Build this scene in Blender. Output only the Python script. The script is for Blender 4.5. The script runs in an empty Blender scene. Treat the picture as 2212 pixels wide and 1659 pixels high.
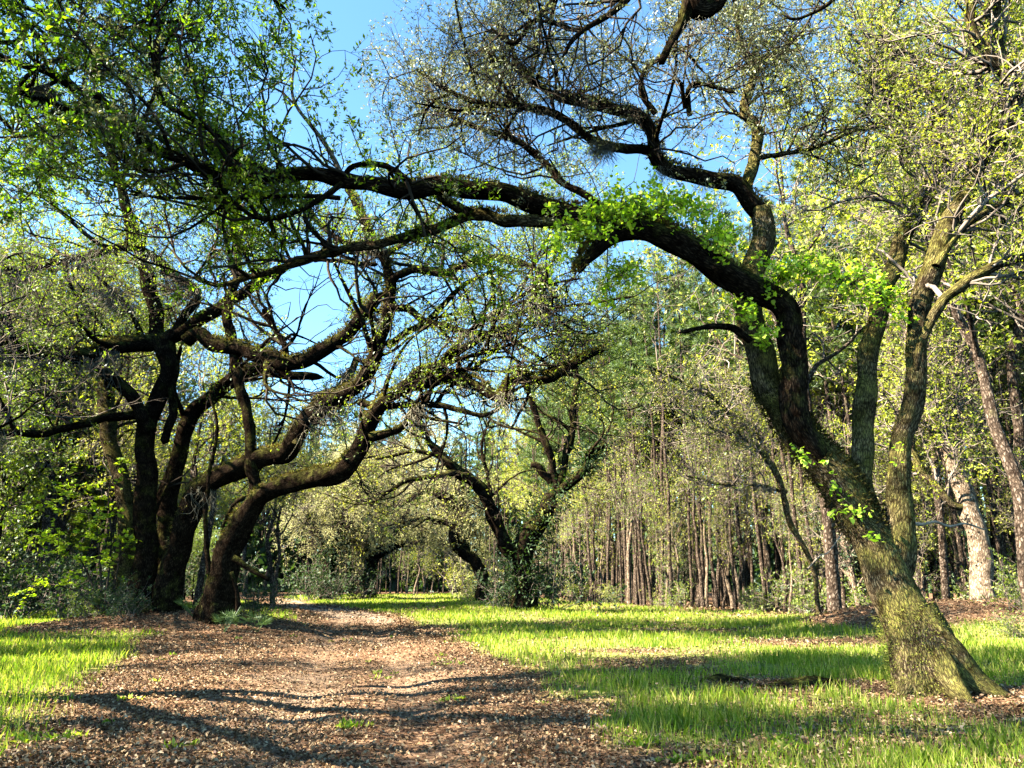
import bpy, math
import numpy as np
from mathutils import Vector

# ------------------------------------------------------------------ camera, sky, sun, exposure
sc = bpy.context.scene
COL = sc.collection
PITCH = math.radians(14.3); CAMH = 1.65; FPX = 1671.0; PW, PH = 2212.0, 1659.0
cd = bpy.data.cameras.new("camera"); cam = bpy.data.objects.new("camera", cd); COL.objects.link(cam)
cd.sensor_fit = 'HORIZONTAL'; cd.angle = 2 * math.atan(PW / 2 / FPX); cd.clip_end = 2000; cd.clip_start = 0.05
cam.location = (0, 0, CAMH); cam.rotation_euler = (math.pi / 2 + PITCH, 0, 0)
sc.camera = cam

SUN_EL = math.radians(41); SUN_AZ = math.atan2(-0.95, -0.30)          # azimuth from +Y towards +X
sund = Vector((math.sin(SUN_AZ) * math.cos(SUN_EL), math.cos(SUN_AZ) * math.cos(SUN_EL), math.sin(SUN_EL)))
w = bpy.data.worlds.new("World"); sc.world = w; w.use_nodes = True
nt = w.node_tree; bg = nt.nodes['Background']
sky = nt.nodes.new('ShaderNodeTexSky'); sky.sky_type = 'NISHITA'; sky.sun_disc = False
sky.sun_elevation = SUN_EL; sky.sun_rotation = SUN_AZ; sky.altitude = 0; sky.air_density = 1.0; sky.dust_density = 0.1; sky.ozone_density = 1.6
tn = nt.nodes.new('ShaderNodeMix'); tn.data_type = 'RGBA'; tn.blend_type = 'MULTIPLY'; tn.inputs[0].default_value = 1; tn.inputs[7].default_value = (.74, 1.04, 1.12, 1)
nt.links.new(sky.outputs[0], tn.inputs[6]); nt.links.new(tn.outputs[2], bg.inputs[0]); bg.inputs[1].default_value = 0.05
ld = bpy.data.lights.new("sun", 'SUN'); ld.energy = 5.0; ld.angle = math.radians(0.5); ld.color = (1.0, 0.93, 0.80)
lo = bpy.data.objects.new("sun", ld); COL.objects.link(lo); lo.rotation_euler = sund.to_track_quat('Z', 'Y').to_euler(); lo.location = (-20, -8, 30)
sc.view_settings.view_transform = 'Standard'; sc.view_settings.look = 'None'
sc.view_settings.exposure = 3.15; sc.view_settings.gamma = 1.0
cy = sc.cycles
cy.max_bounces = 2; cy.diffuse_bounces = 0; cy.glossy_bounces = 1; cy.transmission_bounces = 3; cy.transparent_max_bounces = 4
cy.use_denoising = True; cy.caustics_reflective = False; cy.caustics_refractive = False; cy.sample_clamp_indirect = 6

RNG = np.random.default_rng(7)

# ------------------------------------------------------------------ small maths
_sp, _cp = math.sin(PITCH), math.cos(PITCH)
def at(px, py, Y):
    """a point of the photograph (2212 x 1659 grid) carried out to the distance Y from the viewer"""
    a = (px - PW / 2) / FPX; b = -(py - PH / 2) / FPX
    t = Y / (_cp - b * _sp)
    return np.array([a * t, Y, CAMH + t * (_sp + b * _cp)]), t
def project(P):
    x, y, z = P[:, 0], P[:, 1], P[:, 2] - CAMH
    dep = y * _cp + z * _sp
    dep = np.where(dep < .05, .05, dep)
    return PW / 2 + FPX * x / dep, PH / 2 - FPX * (-y * _sp + z * _cp) / dep
def nrm(v): return v / (np.linalg.norm(v, axis=-1, keepdims=True) + 1e-9)
def rvec(r, n): return nrm(r.normal(size=(n, 3)))
_nd = np.random.default_rng(3); _ND = _nd.normal(size=(24, 2)); _NP = _nd.uniform(0, 6.28, 24)
def noise2(x, y, s):
    v = 0
    for k in range(12):
        m = 1.0 if k < 5 else 2.1
        v = v + np.sin((x * _ND[k, 0] + y * _ND[k, 1]) * m / s + _NP[k]) / m
    return v / 5.0

# ------------------------------------------------------------------ the lie of the land
PATH = np.array([(-0.6, -8, 2.5), (-1.2, 6.0, 2.6), (-2.3, 12.4, 2.6), (-3.4, 18, 2.5), (-4.7, 24, 2.3), (-5.9, 31, 1.9), (-7.2, 38, 1.6), (-10.5, 47, 1.5), (-16.5, 60, 1.5), (-24, 80, 1.5), (-40, 105, 1.5)])
def path_d(x, y):
    best = np.full(np.shape(x), 1e9); hw = np.zeros(np.shape(x)); side = np.zeros(np.shape(x))
    for a, b in zip(PATH[:-1], PATH[1:]):
        d = b - a; L2 = d[0] ** 2 + d[1] ** 2
        t = np.clip(((x - a[0]) * d[0] + (y - a[1]) * d[1]) / L2, 0, 1)
        qx, qy = a[0] + t * d[0], a[1] + t * d[1]
        dd = np.hypot(x - qx, y - qy); m = dd < best
        best = np.where(m, dd, best); hw = np.where(m, a[2] + t * d[2], hw)
        side = np.where(m, np.sign((x - a[0]) * d[1] - (y - a[1]) * d[0]), side)
    return best, hw, side
MOUNDS = [(-12.4, 27.0, 0.62, 3.4, 2.8), (-9.2, 27.5, 0.35, 2.4, 2.2), (17.0, 28.0, 1.0, 5.2, 3.4), (12.2, 27.0, 0.45, 2.6, 2.4), (6.5, 12.2, 0.13, 1.5, 1.3), (0.6, 43, .22, 2.2, 2.2), (-2.3, 60, .3, 2.2, 2.2), (-15, 78, .3, 3.5, 3)]
def gh(x, y):
    z = 0.05 * noise2(x, y, 4.0) + 0.02 * noise2(x + 9, y - 4, 1.1)
    for mx, my, h, rx, ry in MOUNDS:
        z = z + h * np.exp(-(((x - mx) / rx) ** 2 + ((y - my) / ry) ** 2))
    d, hw, s = path_d(x, y)
    z = z - 0.06 * np.exp(-((d - .75) / .35) ** 2) - .05 * np.exp(-(d / 2.2) ** 2)
    return z
EDGE = np.array([(60, 22), (24, 31), (15, 40), (9, 52), (5, 66), (2.5, 84), (-1, 104), (-34, 106), (-30, 84), (-25, 62), (-24, 46), (-30, 39), (-70, 36)])
def in_field(x, y):
    ye = np.interp(x, EDGE[:7, 0][::-1], EDGE[:7, 1][::-1], left=1e9)
    yl = np.interp(x, [-70, -30, -24.5], [36, 39, 47], right=1e9)
    xl = np.interp(y, [46, 62, 84, 106], [-24, -25, -30, -34])
    n = 1.5 * noise2(x, y, 3.0)
    return (y + n < ye) & ((y + n < yl) | (x > -24.5)) & ((x > xl) | (y < 46)) & (y < 105 + n)
def grass_density(x, y):
    d, hw, s = path_d(x, y)
    n = noise2(x, y, 1.6); n2 = noise2(x + 31, y + 5, .7)
    edge = np.where(s > 0, hw + .25, np.where(y < 27, hw + np.interp(y, [8, 21], [.35, 3.0]), hw + .5))
    g = np.clip((d - edge + .5 * n + .25 * n2) / .8, 0, 1)
    g = g * np.clip(.8 + .42 * n2 + .38 * n, .12, 1)
    for mx, my, h, rx, ry in MOUNDS[:5]:
        q = ((x - mx) / rx) ** 2 + ((y - my) / ry) ** 2
        g = g * np.clip((q - .9 + .4 * n) / .7, 0, 1)
    for bx, by, rx, ry in [(4.6, 13.2, 1.7, .8), (6.9, 10.4, 1.6, .9), (2.5, 15.5, 1.2, .5), (3.0, 20, 1.6, .6), (9, 22.5, 3.5, 1.2), (5.2, 27.5, 3, 1.2), (9.0, 8.5, 1.2, .5)]:
        q = ((x - bx) / rx) ** 2 + ((y - by) / ry) ** 2
        g = g * np.clip((q - .6 + .5 * n2) / .8, .08, 1)
    mid = (s < 0) & (y > 24) & (y < 33) & (x > -16)                     # the shady litter between oak and track
    g = np.where(mid, g * .15, g)
    return g * in_field(x, y) * np.where(s > 0, np.interp(y, [6, 12], [.5, 1]), np.interp(y, [7, 13], [.35, 1]))

# ------------------------------------------------------------------ mesh and object helpers
def make_mesh(name, V, faces, mats, uv=None, smooth=True):
    """faces: list of (array (n,k), material index)"""
    me = bpy.data.meshes.new(name)
    V = np.asarray(V, dtype=np.float32)
    me.vertices.add(len(V)); me.vertices.foreach_set('co', V.ravel())
    nl = sum(f.size for f, _ in faces); nf = sum(len(f) for f, _ in faces)
    me.loops.add(nl); me.polygons.add(nf)
    me.loops.foreach_set('vertex_index', np.concatenate([f.ravel() for f, _ in faces]).astype(np.int32))
    tot = np.concatenate([np.full(len(f), f.shape[1]) for f, _ in faces])
    me.polygons.foreach_set('loop_start', np.concatenate([[0], np.cumsum(tot)[:-1]]).astype(np.int32))
    me.polygons.foreach_set('material_index', np.concatenate([np.full(len(f), i) for f, i in faces]).astype(np.int32))
    for m in mats: me.materials.append(m)
    if uv is not None:
        l = me.uv_layers.new(name='UVMap'); l.data.foreach_set('uv', uv.astype(np.float32).ravel())
    me.update(calc_edges=True)
    if smooth: me.shade_smooth()
    return me
def link(name, me, parent=None):
    o = bpy.data.objects.new(name, me); COL.objects.link(o)
    if parent is not None: o.parent = parent
    return o
def tag(o, label=None, cat=None, group=None, kind=None):
    if label: o['label'] = label
    if cat: o['category'] = cat
    if group: o['group'] = group
    if kind: o['kind'] = kind
    return o
def thing(name, loc, label, cat, group=None):
    o = bpy.data.objects.new(name, None); COL.objects.link(o); o.location = loc; o.empty_display_size = .2
    return tag(o, label, cat, group)
def off(V, root): return np.asarray(V) - np.array(root.location)

def smooth_line(P, step):
    """Catmull-Rom through rows of P (any columns), about one sample per step along xyz"""
    P = np.asarray(P, float)
    if len(P) < 3:
        n = max(3, int(np.linalg.norm(P[1, :3] - P[0, :3]) / step) + 1); t = np.linspace(0, 1, n)[:, None]
        return P[0] * (1 - t) + P[1] * t
    E = np.vstack([2 * P[0] - P[1], P, 2 * P[-1] - P[-2]]); out = []
    for i in range(1, len(E) - 2):
        a, b, c, d = E[i - 1:i + 3]
        n = max(2, int(np.linalg.norm(c[:3] - b[:3]) / step) + 1); t = np.linspace(0, 1, n, endpoint=False)[:, None]
        out.append(.5 * ((2 * b) + (c - a) * t + (2 * a - 5 * b + 4 * c - d) * t ** 2 + (3 * b - a - 3 * c + d) * t ** 3))
    out.append(P[-1:]); return np.vstack(out)
def frames(P):
    T = nrm(np.gradient(P, axis=0)); n = len(P); U = np.zeros_like(P)
    a = np.array([0, 0, 1.]) if abs(T[0, 2]) < .8 else np.array([1., 0, 0])
    u = np.cross(T[0], a)
    for i in range(n):
        u = u - T[i] * u.dot(T[i]); u = u / (np.linalg.norm(u) + 1e-9); U[i] = u
    return T, U, np.cross(T, U)
def tube(P, R, S, rng, knob=.08, flare=None, end='point'):
    """one knobbly tapering limb: verts, faces, loop uvs (in metres round and along)"""
    T, U, Vv = frames(P); n = len(P)
    s = np.concatenate([[0], np.cumsum(np.linalg.norm(np.diff(P, axis=0), axis=1))])
    th = np.linspace(0, 2 * np.pi, S, endpoint=False)
    rr = np.ones((n, S))
    for k in range(7):
        f = rng.uniform(.5, 3.2); m = rng.integers(0, 5)
        rr += knob * .5 * np.sin(f * s[:, None] / max(R.max(), .05) * .55 + m * th[None] + rng.uniform(0, 6.28))
    if flare:
        lob = .55 + .45 * np.cos(rng.integers(4, 6) * th + rng.uniform(0, 6)) + .2 * np.cos(3 * th + 1)
        rr += flare[0] * np.exp(-s[:, None] / flare[1]) * lob[None]
    r = R[:, None] * rr
    if end == 'point': r[-1] *= .25
    V = P[:, None] + r[..., None] * (np.cos(th)[None, :, None] * U[:, None] + np.sin(th)[None, :, None] * Vv[:, None])
    V = V.reshape(-1, 3); i = np.arange(n - 1)[:, None] * S; j = np.arange(S)[None]
    F = np.stack([i + j, i + (j + 1) % S, i + S + (j + 1) % S, i + S + j], -1).reshape(-1, 4)
    c = 2 * np.pi * np.maximum(R, .03).mean() / S
    ju = np.broadcast_to(j, (n - 1, S)); s0 = np.broadcast_to(s[:-1, None], (n - 1, S)); s1 = np.broadcast_to(s[1:, None], (n - 1, S))
    uv = np.stack([np.stack([ju * c, s0], -1), np.stack([(ju + 1) * c, s0], -1), np.stack([(ju + 1) * c, s1], -1), np.stack([ju * c, s1], -1)], 2).reshape(-1, 2)
    V = np.vstack([V, P[-1] + T[-1] * R[-1] * (.3 if end == 'point' else .12)]); e = len(V) - 1; b = (n - 1) * S
    C = np.stack([b + np.arange(S), b + (np.arange(S) + 1) % S, np.full(S, e)], -1)
    uvc = np.tile(np.array([[0, s[-1]], [c, s[-1]], [c / 2, s[-1] + .02]]), (S, 1))
    return V, [(F, 0), (C, 0)], np.vstack([uv, uvc])
def batch_tubes(P, R, S):
    """N thin twigs at once. P (N,K,3), R (N,K)"""
    N, K, _ = P.shape
    T = nrm(np.gradient(P, axis=1)); a = np.where(np.abs(T[..., 2:3]) < .9, np.array([0, 0, 1.]), np.array([1., 0, 0]))
    U = nrm(np.cross(T, a)); W = np.cross(T, U); th = np.linspace(0, 2 * np.pi, S, endpoint=False)
    V = P[:, :, None] + R[..., None, None] * (np.cos(th)[:, None] * U[:, :, None] + np.sin(th)[:, None] * W[:, :, None])
    i = (np.arange(N) * K * S)[:, None, None] + (np.arange(K - 1) * S)[None, :, None]; j = np.arange(S)[None, None]
    F = np.stack([i + j, i + (j + 1) % S, i + S + (j + 1) % S, i + S + j], -1).reshape(-1, 4)
    return V.reshape(-1, 3), F
def merge(parts):
    """[(V, F quads)] -> V, F"""
    Vs, Fs, b = [], [], 0
    for V, F in parts: Vs.append(V); Fs.append(F + b); b += len(V)
    return np.vstack(Vs), np.vstack(Fs)
def leaf_quads(P, A, size, rng, aspect=.42, fold=.12, up=.5):
    """pointed leaves: base P, axis A, length size"""
    n = len(P); size = np.broadcast_to(size, (n,))[:, None]
    N = nrm(rng.normal(size=(n, 3)) + np.array([0, 0, up]))
    S = nrm(np.cross(A, N)); N = np.cross(S, A)
    m = P + A * size * .48; w = S * size * aspect * .5; l = N * size * fold
    V = np.stack([P, m + w + l, P + A * size, m - w + l], 1).reshape(-1, 3)
    return V, np.arange(n * 4).reshape(n, 4)
def broad_leaves(P, A, size, rng):
    n = len(P); s = size[:, None]; Nn = nrm(rng.normal(0, .55, (n, 3)) + np.array([0, -.25, 1.])); S = nrm(np.cross(A, Nn)); U2 = np.cross(S, A)
    q = lambda a, b, c: P + A * s * a + S * s * b + U2 * s * c
    V = np.stack([q(0, 0, 0), q(.1, .34, .05), q(.42, .42, .07), q(.68, .22, .02), q(1.02, 0, -.05), q(.68, -.22, .02), q(.42, -.42, .07), q(.1, -.34, .05)], 1).reshape(-1, 3)
    return V, np.arange(n * 8).reshape(n, 8)
def walk(o, d, L, K, wig, grav, rng):
    N = len(o); P = np.zeros((N, K, 3)); P[:, 0] = o; st = (np.broadcast_to(L, (N,)) / (K - 1))[:, None]; d = d.copy()
    for k in range(1, K):
        d = nrm(d + rng.normal(0, wig, (N, 3)) + np.array([0, 0, grav])); P[:, k] = P[:, k - 1] + d * st
    return P
def sprout(P, R, n, rng, t0=.25, t1=1., out=.9, up=.25, fwd=.6):
    """n starts on the parents P (N,K,3), R (N,K): origin, direction, parent radius there"""
    N, K, _ = P.shape
    ln = np.linalg.norm(P[:, -1] - P[:, 0], axis=1) + 1e-6
    i = rng.choice(N, n, p=ln / ln.sum()); t = (t0 + (t1 - t0) * rng.random(n)) * (K - 1.001); k = t.astype(int); f = (t - k)[:, None]
    o = P[i, k] * (1 - f) + P[i, k + 1] * f; tg = nrm(P[i, k + 1] - P[i, k]); r = R[i, k]
    s = rvec(rng, n); s = nrm(s - tg * (s * tg).sum(1, keepdims=True))
    return o, nrm(tg * fwd + s * out + np.array([0, 0, up])), r
def limb_segments(limbs, K=6):
    """cut long limbs into equal pieces so that sprout can draw from them: limbs = [(P,R,weight,t0)]"""
    Ps, Rs = [], []
    for P, R, wgt, t0 in limbs:
        if wgt <= 0: continue
        s = np.concatenate([[0], np.cumsum(np.linalg.norm(np.diff(P, axis=0), axis=1))]); L = s[-1]; m = max(1, int(L * (1 - t0) / 1.0))
        e = np.linspace(L * t0, L, m + 1)
        for a, b in zip(e[:-1], e[1:]):
            q = np.linspace(a, b, K); Pk = np.stack([np.interp(q, s, P[:, c]) for c in range(3)], 1)
            for _ in range(max(1, int(round(wgt)))): Ps.append(Pk); Rs.append(np.interp(q, s, R))
    return np.array(Ps), np.array(Rs)
GAPS = [(740, 50, 45, 60, .3), (1180, 265, 70, 40, .2), (1400, 340, 90, 60, .35), (1430, 190, 80, 60, .6), (670, 640, 75, 110, .2), (690, 740, 60, 70, .15), (940, 640, 60, 30, .4), (820, 940, 50, 25, .1), (640, 830, 60, 35, .3), (1380, 395, 50, 30, .2), (800, 560, 60, 25, .4), (250, 620, 60, 30, .5), (530, 610, 40, 30, .5), (1170, 960, 150, 85, .2), (890, 1228, 100, 48, .06), (1010, 970, 60, 60, .5)]
def thin(P, rng, strength=1.0):
    """which twigs to keep: the crowns are open where the photograph shows open sky"""
    x, y = project(P); keep = np.ones(len(P)); 
    for cx, cy_, rx, ry, p in GAPS:
        q = ((x - cx) / rx) ** 2 + ((y - cy_) / ry) ** 2
        keep = np.where(q < 1, np.minimum(keep, p ** strength), keep)
    return rng.random(len(P)) < keep
def crown(limbs, rng, n1, n2, n3, nl, L1, L2, L3, leaf, droop=0., up1=.3, gate=0., r1=.04, wig=.28, aspect=.42, S=4, leafup=.5, rs=1., zf=None, back=0.):
    """branches, twigs and leaves growing from traced limbs. returns (branch V,F), (leaf V,F)"""
    Ps, Rs = limb_segments(limbs)
    o, d, r = sprout(Ps, Rs, n1, rng, 0, 1, 1.0, up1, .7)
    if back:
        k = (d[:, 1] > -.15) | (rng.random(n1) > back); o, d, r = o[k], d[k], r[k]; n1 = len(o)
    l = rng.uniform(*L1, n1); rad = np.minimum(np.minimum(r * .75, r1 * 1.3), .017 * l + .008) * rng.uniform(.7, 1.1, n1) * rs
    P1 = walk(o, d, l, 9, wig, .03 + droop * .5, rng); R1 = rad[:, None] * np.linspace(1, .3, 9)[None]
    if gate:
        k = thin(P1[:, 6], rng, gate * .5); P1, R1 = P1[k], R1[k]
    o, d, r = sprout(P1, R1, n1 * n2, rng, .15, 1, .95, .12 + droop, .75)
    P2 = walk(o, d, rng.uniform(*L2, len(o)), 6, wig, .02 + droop, rng); R2 = np.clip(r * .62, .005 * rs, .022 * rs)[:, None] * np.linspace(1, .4, 6)[None]
    if gate:
        k = thin(P2[:, 4], rng, gate); P2, R2 = P2[k], R2[k]
    o, d, r = sprout(P2, R2, len(P2) * n3, rng, .2, 1, .9, .1 + droop, .8)
    P3 = walk(o, d, rng.uniform(*L3, len(o)), 4, wig, droop, rng); R3 = np.full((len(o), 1), .0035 * rs) * np.linspace(1, .5, 4)[None]
    if gate:
        k = thin(P3[:, 3], rng, gate); P3, R3 = P3[k], R3[k]
    B = merge([batch_tubes(P1, R1, S + 1), batch_tubes(P2, R2, S), batch_tubes(P3, R3, 3)])
    o, d, r = sprout(P3, R3, int(len(P3) * nl), rng, .15, 1, .9, .05, .5)
    # uneven crowns: some boughs full, some nearly bare
    x = (noise2(o[:, 0] + .7 * o[:, 2], o[:, 1] * 1.3 - o[:, 2], 1.3) + .3 * rng.normal(size=len(o)) + .5 * noise2(o[:, 0] - o[:, 2] * .8, o[:, 1] + .9 * o[:, 2], .45))
    k = x > -.3
    if zf: k &= rng.random(len(o)) < np.interp(o[:, 2], zf[:2], (zf[2], 1))
    o, d = o[k], d[k]
    sz = leaf * rng.uniform(.6, 1.25, len(o))
    return B, leaf_quads(o, d, sz, rng, aspect, .12, leafup)

# ------------------------------------------------------------------ materials
def mat(name):
    m = bpy.data.materials.new(name); m.use_nodes = True; t = m.node_tree; t.nodes.clear()
    out = t.nodes.new('ShaderNodeOutputMaterial'); return m, t, out
def N(t, kind, **kw):
    n = t.nodes.new('ShaderNode' + kind)
    for k, v in kw.items(): setattr(n, k, v)
    return n
def ramp(t, fac, stops):
    r = N(t, 'ValToRGB'); e = r.color_ramp.elements
    while len(e) > 1: e.remove(e[-1])
    e[0].position = stops[0][0]; e[0].color = (*stops[0][1], 1)
    for p, c in stops[1:]:
        x = e.new(p); x.color = (*c, 1)
    t.links.new(fac, r.inputs[0]); return r.outputs[0]
def leaf_mat(name, stops, trans=.4, gloss=.06, tint=(1, 1, 1), clump=.45, cs=.7):
    """thin leaf: every leaf its own shade, whole sprays lighter or darker"""
    m, t, out = mat(name)
    g = N(t, 'NewGeometry'); no = N(t, 'TexNoise'); no.inputs['Scale'].default_value = cs; no.inputs['Detail'].default_value = 2
    tc = N(t, 'TexCoord'); t.links.new(tc.outputs['Object'], no.inputs['Vector'])
    mx = N(t, 'Mix'); mx.data_type = 'FLOAT'; mx.inputs[0].default_value = clump
    t.links.new(g.outputs['Random Per Island'], mx.inputs[2]); t.links.new(no.outputs[0], mx.inputs[3])
    c = ramp(t, mx.outputs[0], stops)
    d = N(t, 'BsdfDiffuse'); t.links.new(c, d.inputs[0])
    tr = N(t, 'BsdfTranslucent'); h = N(t, 'Mix'); h.data_type = 'RGBA'; h.blend_type = 'MULTIPLY'; h.inputs[0].default_value = 1
    t.links.new(c, h.inputs[6]); h.inputs[7].default_value = (*tint, 1); t.links.new(h.outputs[2], tr.inputs[0])
    s = N(t, 'MixShader'); s.inputs[0].default_value = trans; t.links.new(d.outputs[0], s.inputs[1]); t.links.new(tr.outputs[0], s.inputs[2])
    gl = N(t, 'BsdfGlossy'); gl.inputs['Roughness'].default_value = .55; gl.inputs[0].default_value = (.9, .95, 1, 1)
    s2 = N(t, 'MixShader'); s2.inputs[0].default_value = gloss * .45; t.links.new(s.outputs[0], s2.inputs[1]); t.links.new(gl.outputs[0], s2.inputs[2])
    t.links.new(s2.outputs[0], out.inputs[0]); return m
def bark_mat(name, stops, moss, moss_amt, su=20., sv=4.5, bump=.9, uv=True, mossup=.5):
    m, t, out = mat(name)
    tc = N(t, 'TexCoord'); mp = N(t, 'Mapping'); mp.inputs['Scale'].default_value = (su, sv, 1)
    t.links.new(tc.outputs['UV' if uv else 'Object'], mp.inputs['Vector'])
    if not uv: mp.inputs['Scale'].default_value = (su, su, sv)
    no = N(t, 'TexNoise'); no.inputs['Scale'].default_value = 1.6; no.inputs['Detail'].default_value = 6; no.inputs['Roughness'].default_value = .65
    t.links.new(mp.outputs[0], no.inputs['Vector'])
    # warp the furrows so that the plates wander
    wv = N(t, 'Mix'); wv.data_type = 'RGBA'; wv.blend_type = 'ADD'; wv.inputs[0].default_value = .8
    t.links.new(mp.outputs[0], wv.inputs[6]); t.links.new(no.outputs['Color'], wv.inputs[7])
    vo = N(t, 'TexVoronoi'); vo.feature = 'DISTANCE_TO_EDGE'; vo.inputs['Scale'].default_value = 1.7; t.links.new(wv.outputs[2], vo.inputs['Vector'])
    fr = N(t, 'MapRange'); fr.inputs[2].default_value = .30; fr.inputs[3].default_value = .14; t.links.new(vo.outputs['Distance'], fr.inputs[0])
    hm = N(t, 'Math', operation='MULTIPLY'); t.links.new(fr.outputs[0], hm.inputs[0]); t.links.new(no.outputs[0], hm.inputs[1])
    c = ramp(t, hm.outputs[0], stops)
    ns = N(t, 'TexNoise'); ns.inputs['Scale'].default_value = 1.7; ns.inputs['Detail'].default_value = 5; ns.inputs['Roughness'].default_value = .7
    t.links.new(tc.outputs['Object'], ns.inputs['Vector'])
    g = N(t, 'NewGeometry'); sx = N(t, 'SeparateXYZ'); t.links.new(g.outputs['Normal'], sx.inputs[0])
    a = N(t, 'Math', operation='MULTIPLY_ADD'); t.links.new(sx.outputs[2], a.inputs[0]); a.inputs[1].default_value = mossup * .35; t.links.new(ns.outputs[0], a.inputs[2])
    mr = N(t, 'MapRange'); mr.inputs[1].default_value = .62 - moss_amt * .35; mr.inputs[2].default_value = .80 - moss_amt * .35; t.links.new(a.outputs[0], mr.inputs[0])
    mm = N(t, 'Math', operation='MULTIPLY'); t.links.new(mr.outputs[0], mm.inputs[0]); t.links.new(hm.outputs[0], mm.inputs[1])
    mp2 = N(t, 'MapRange'); mp2.inputs[2].default_value = .45; t.links.new(mm.outputs[0], mp2.inputs[0])
    mc = N(t, 'Mix'); mc.data_type = 'RGBA'; t.links.new(mp2.outputs[0], mc.inputs[0]); t.links.new(c, mc.inputs[6]); mc.inputs[7].default_value = (*moss, 1)
    nl_ = N(t, 'TexNoise'); nl_.inputs['Scale'].default_value = 4.5; nl_.inputs['Detail'].default_value = 7; nl_.inputs['Roughness'].default_value = .75; t.links.new(tc.outputs['Object'], nl_.inputs['Vector'])
    lr = N(t, 'MapRange'); lr.inputs[1].default_value = .40; lr.inputs[2].default_value = .62; t.links.new(nl_.outputs[0], lr.inputs[0])
    lc = N(t, 'Mix'); lc.data_type = 'RGBA'; lc.blend_type = 'MULTIPLY'; lc.inputs[0].default_value = 1; t.links.new(mc.outputs[2], lc.inputs[6]); t.links.new(ramp(t, lr.outputs[0], [(0, (.42, .38, .34)), (.5, (.95, .95, .9)), (1, (1.35, 1.3, 1.15))]), lc.inputs[7]); mc = lc
    b = N(t, 'Bump'); b.inputs['Strength'].default_value = bump; b.inputs['Distance'].default_value = .06; t.links.new(hm.outputs[0], b.inputs['Height'])
    d = N(t, 'BsdfDiffuse'); d.inputs['Roughness'].default_value = .6; t.links.new(mc.outputs[2], d.inputs[0]); t.links.new(b.outputs[0], d.inputs['Normal'])
    t.links.new(d.outputs[0], out.inputs[0]); return m
def plain_mat(name, stops, scale=3., rough=.9):
    m, t, out = mat(name); no = N(t, 'TexNoise'); no.inputs['Scale'].default_value = scale; no.inputs['Detail'].default_value = 4
    tc = N(t, 'TexCoord'); t.links.new(tc.outputs['Object'], no.inputs['Vector'])
    d = N(t, 'BsdfDiffuse'); t.links.new(ramp(t, no.outputs[0], stops), d.inputs[0]); t.links.new(d.outputs[0], out.inputs[0]); return m

M_OAK = bark_mat('oak_bark', [(0, (.007, .005, .004)), (.3, (.024, .016, .011)), (.65, (.070, .047, .031))], (.11, .11, .025), .3)  # base colour darkened to near black for limbs in canopy shade
M_OAKLIT = bark_mat('yellowish_oak_bark', [(0, (.010, .007, .005)), (.22, (.085, .06, .036)), (.55, (.30, .23, .135))], (.22, .20, .05), .6, 22., 5., 1.1)  # paler, yellower version of the oak bark
M_PALE = bark_mat('pale_bark', [(0, (.06, .04, .03)), (.25, (.22, .16, .11)), (.6, (.42, .33, .25))], (.2, .2, .08), .1, 10, 3.)
M_PINE = bark_mat('pine_bark', [(0, (.025, .018, .013)), (.3, (.085, .06, .045)), (.6, (.27, .21, .165))], (.16, .16, .07), .1, 12., 4.)
M_TWIG = plain_mat('twig_bark', [(.35, (.022, .016, .011)), (.65, (.08, .06, .042))], 2.)
M_GREYTWIG = plain_mat('grey_twig', [(.35, (.10, .08, .06)), (.65, (.26, .21, .16))], 2.)
M_LOAK = leaf_mat('oak_leaf', [(0, (.018, .036, .005)), (.3, (.06, .10, .008)), (.6, (.17, .22, .014)), (1, (.42, .42, .05))], .42, .09, (1.4, 1.6, .5))  # greens raised and yellowed to carry the sun on lit leaves
M_LOAKD = leaf_mat('dark_oak_leaf', [(0, (.014, .03, .004)), (.35, (.045, .09, .007)), (.65, (.16, .23, .012)), (1, (.40, .46, .035))], .45, .05, (1.5, 1.9, .4))
M_LSPARSE = leaf_mat('small_grey_leaf', [(0, (.05, .07, .025)), (.5, (.14, .16, .06)), (1, (.32, .31, .15))], .4, .12, (1.2, 1.2, .7))
M_LOLIVE = leaf_mat('olive_leaf', [(0, (.05, .06, .010)), (.35, (.15, .17, .022)), (.7, (.34, .34, .055)), (1, (.52, .44, .10))], .35, .05, (1.3, 1.3, .5))
M_LYEL = leaf_mat('yellow_green_leaf', [(0, (.06, .10, .010)), (.35, (.18, .24, .02)), (.7, (.40, .42, .045)), (1, (.55, .42, .07))], .42, .04, (1.4, 1.4, .4))
M_LPALE = leaf_mat('feathery_leaf', [(0, (.26, .25, .11)), (.4, (.48, .46, .21)), (.8, (.64, .60, .32)), (1, (.72, .63, .40))], .45, .0, (1.25, 1.25, .9))  # colour lightened to cream so the far crowns look fully sunlit
M_LDARK = leaf_mat('evergreen_leaf', [(0, (.012, .028, .012)), (.5, (.035, .065, .022)), (1, (.10, .14, .035))], .25, .04, (1.3, 1.5, .5))
M_NEEDLE = leaf_mat('pine_needles', [(0, (.025, .05, .014)), (.5, (.075, .12, .03)), (1, (.17, .21, .05))], .3, .05, (1.3, 1.4, .5))
M_VINE = leaf_mat('vine_leaf', [(.1, (.09, .19, .012)), (.5, (.36, .54, .035)), (.9, (.60, .72, .10))], .5, .04, (1.3, 1.5, .4), .3, 1.5)
M_MAPLE = leaf_mat('maple_leaf', [(0, (.12, .2, .02)), (.5, (.30, .42, .03)), (1, (.5, .55, .06))], .5, .03, (1.4, 1.5, .4), .3)
M_FERN = leaf_mat('resurrection_fern', [(0, (.04, .03, .012)), (.4, (.13, .09, .03)), (.7, (.16, .17, .03)), (1, (.33, .25, .08))], .3, .02, (1.2, 1.2, .5), .4, 2.)
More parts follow.
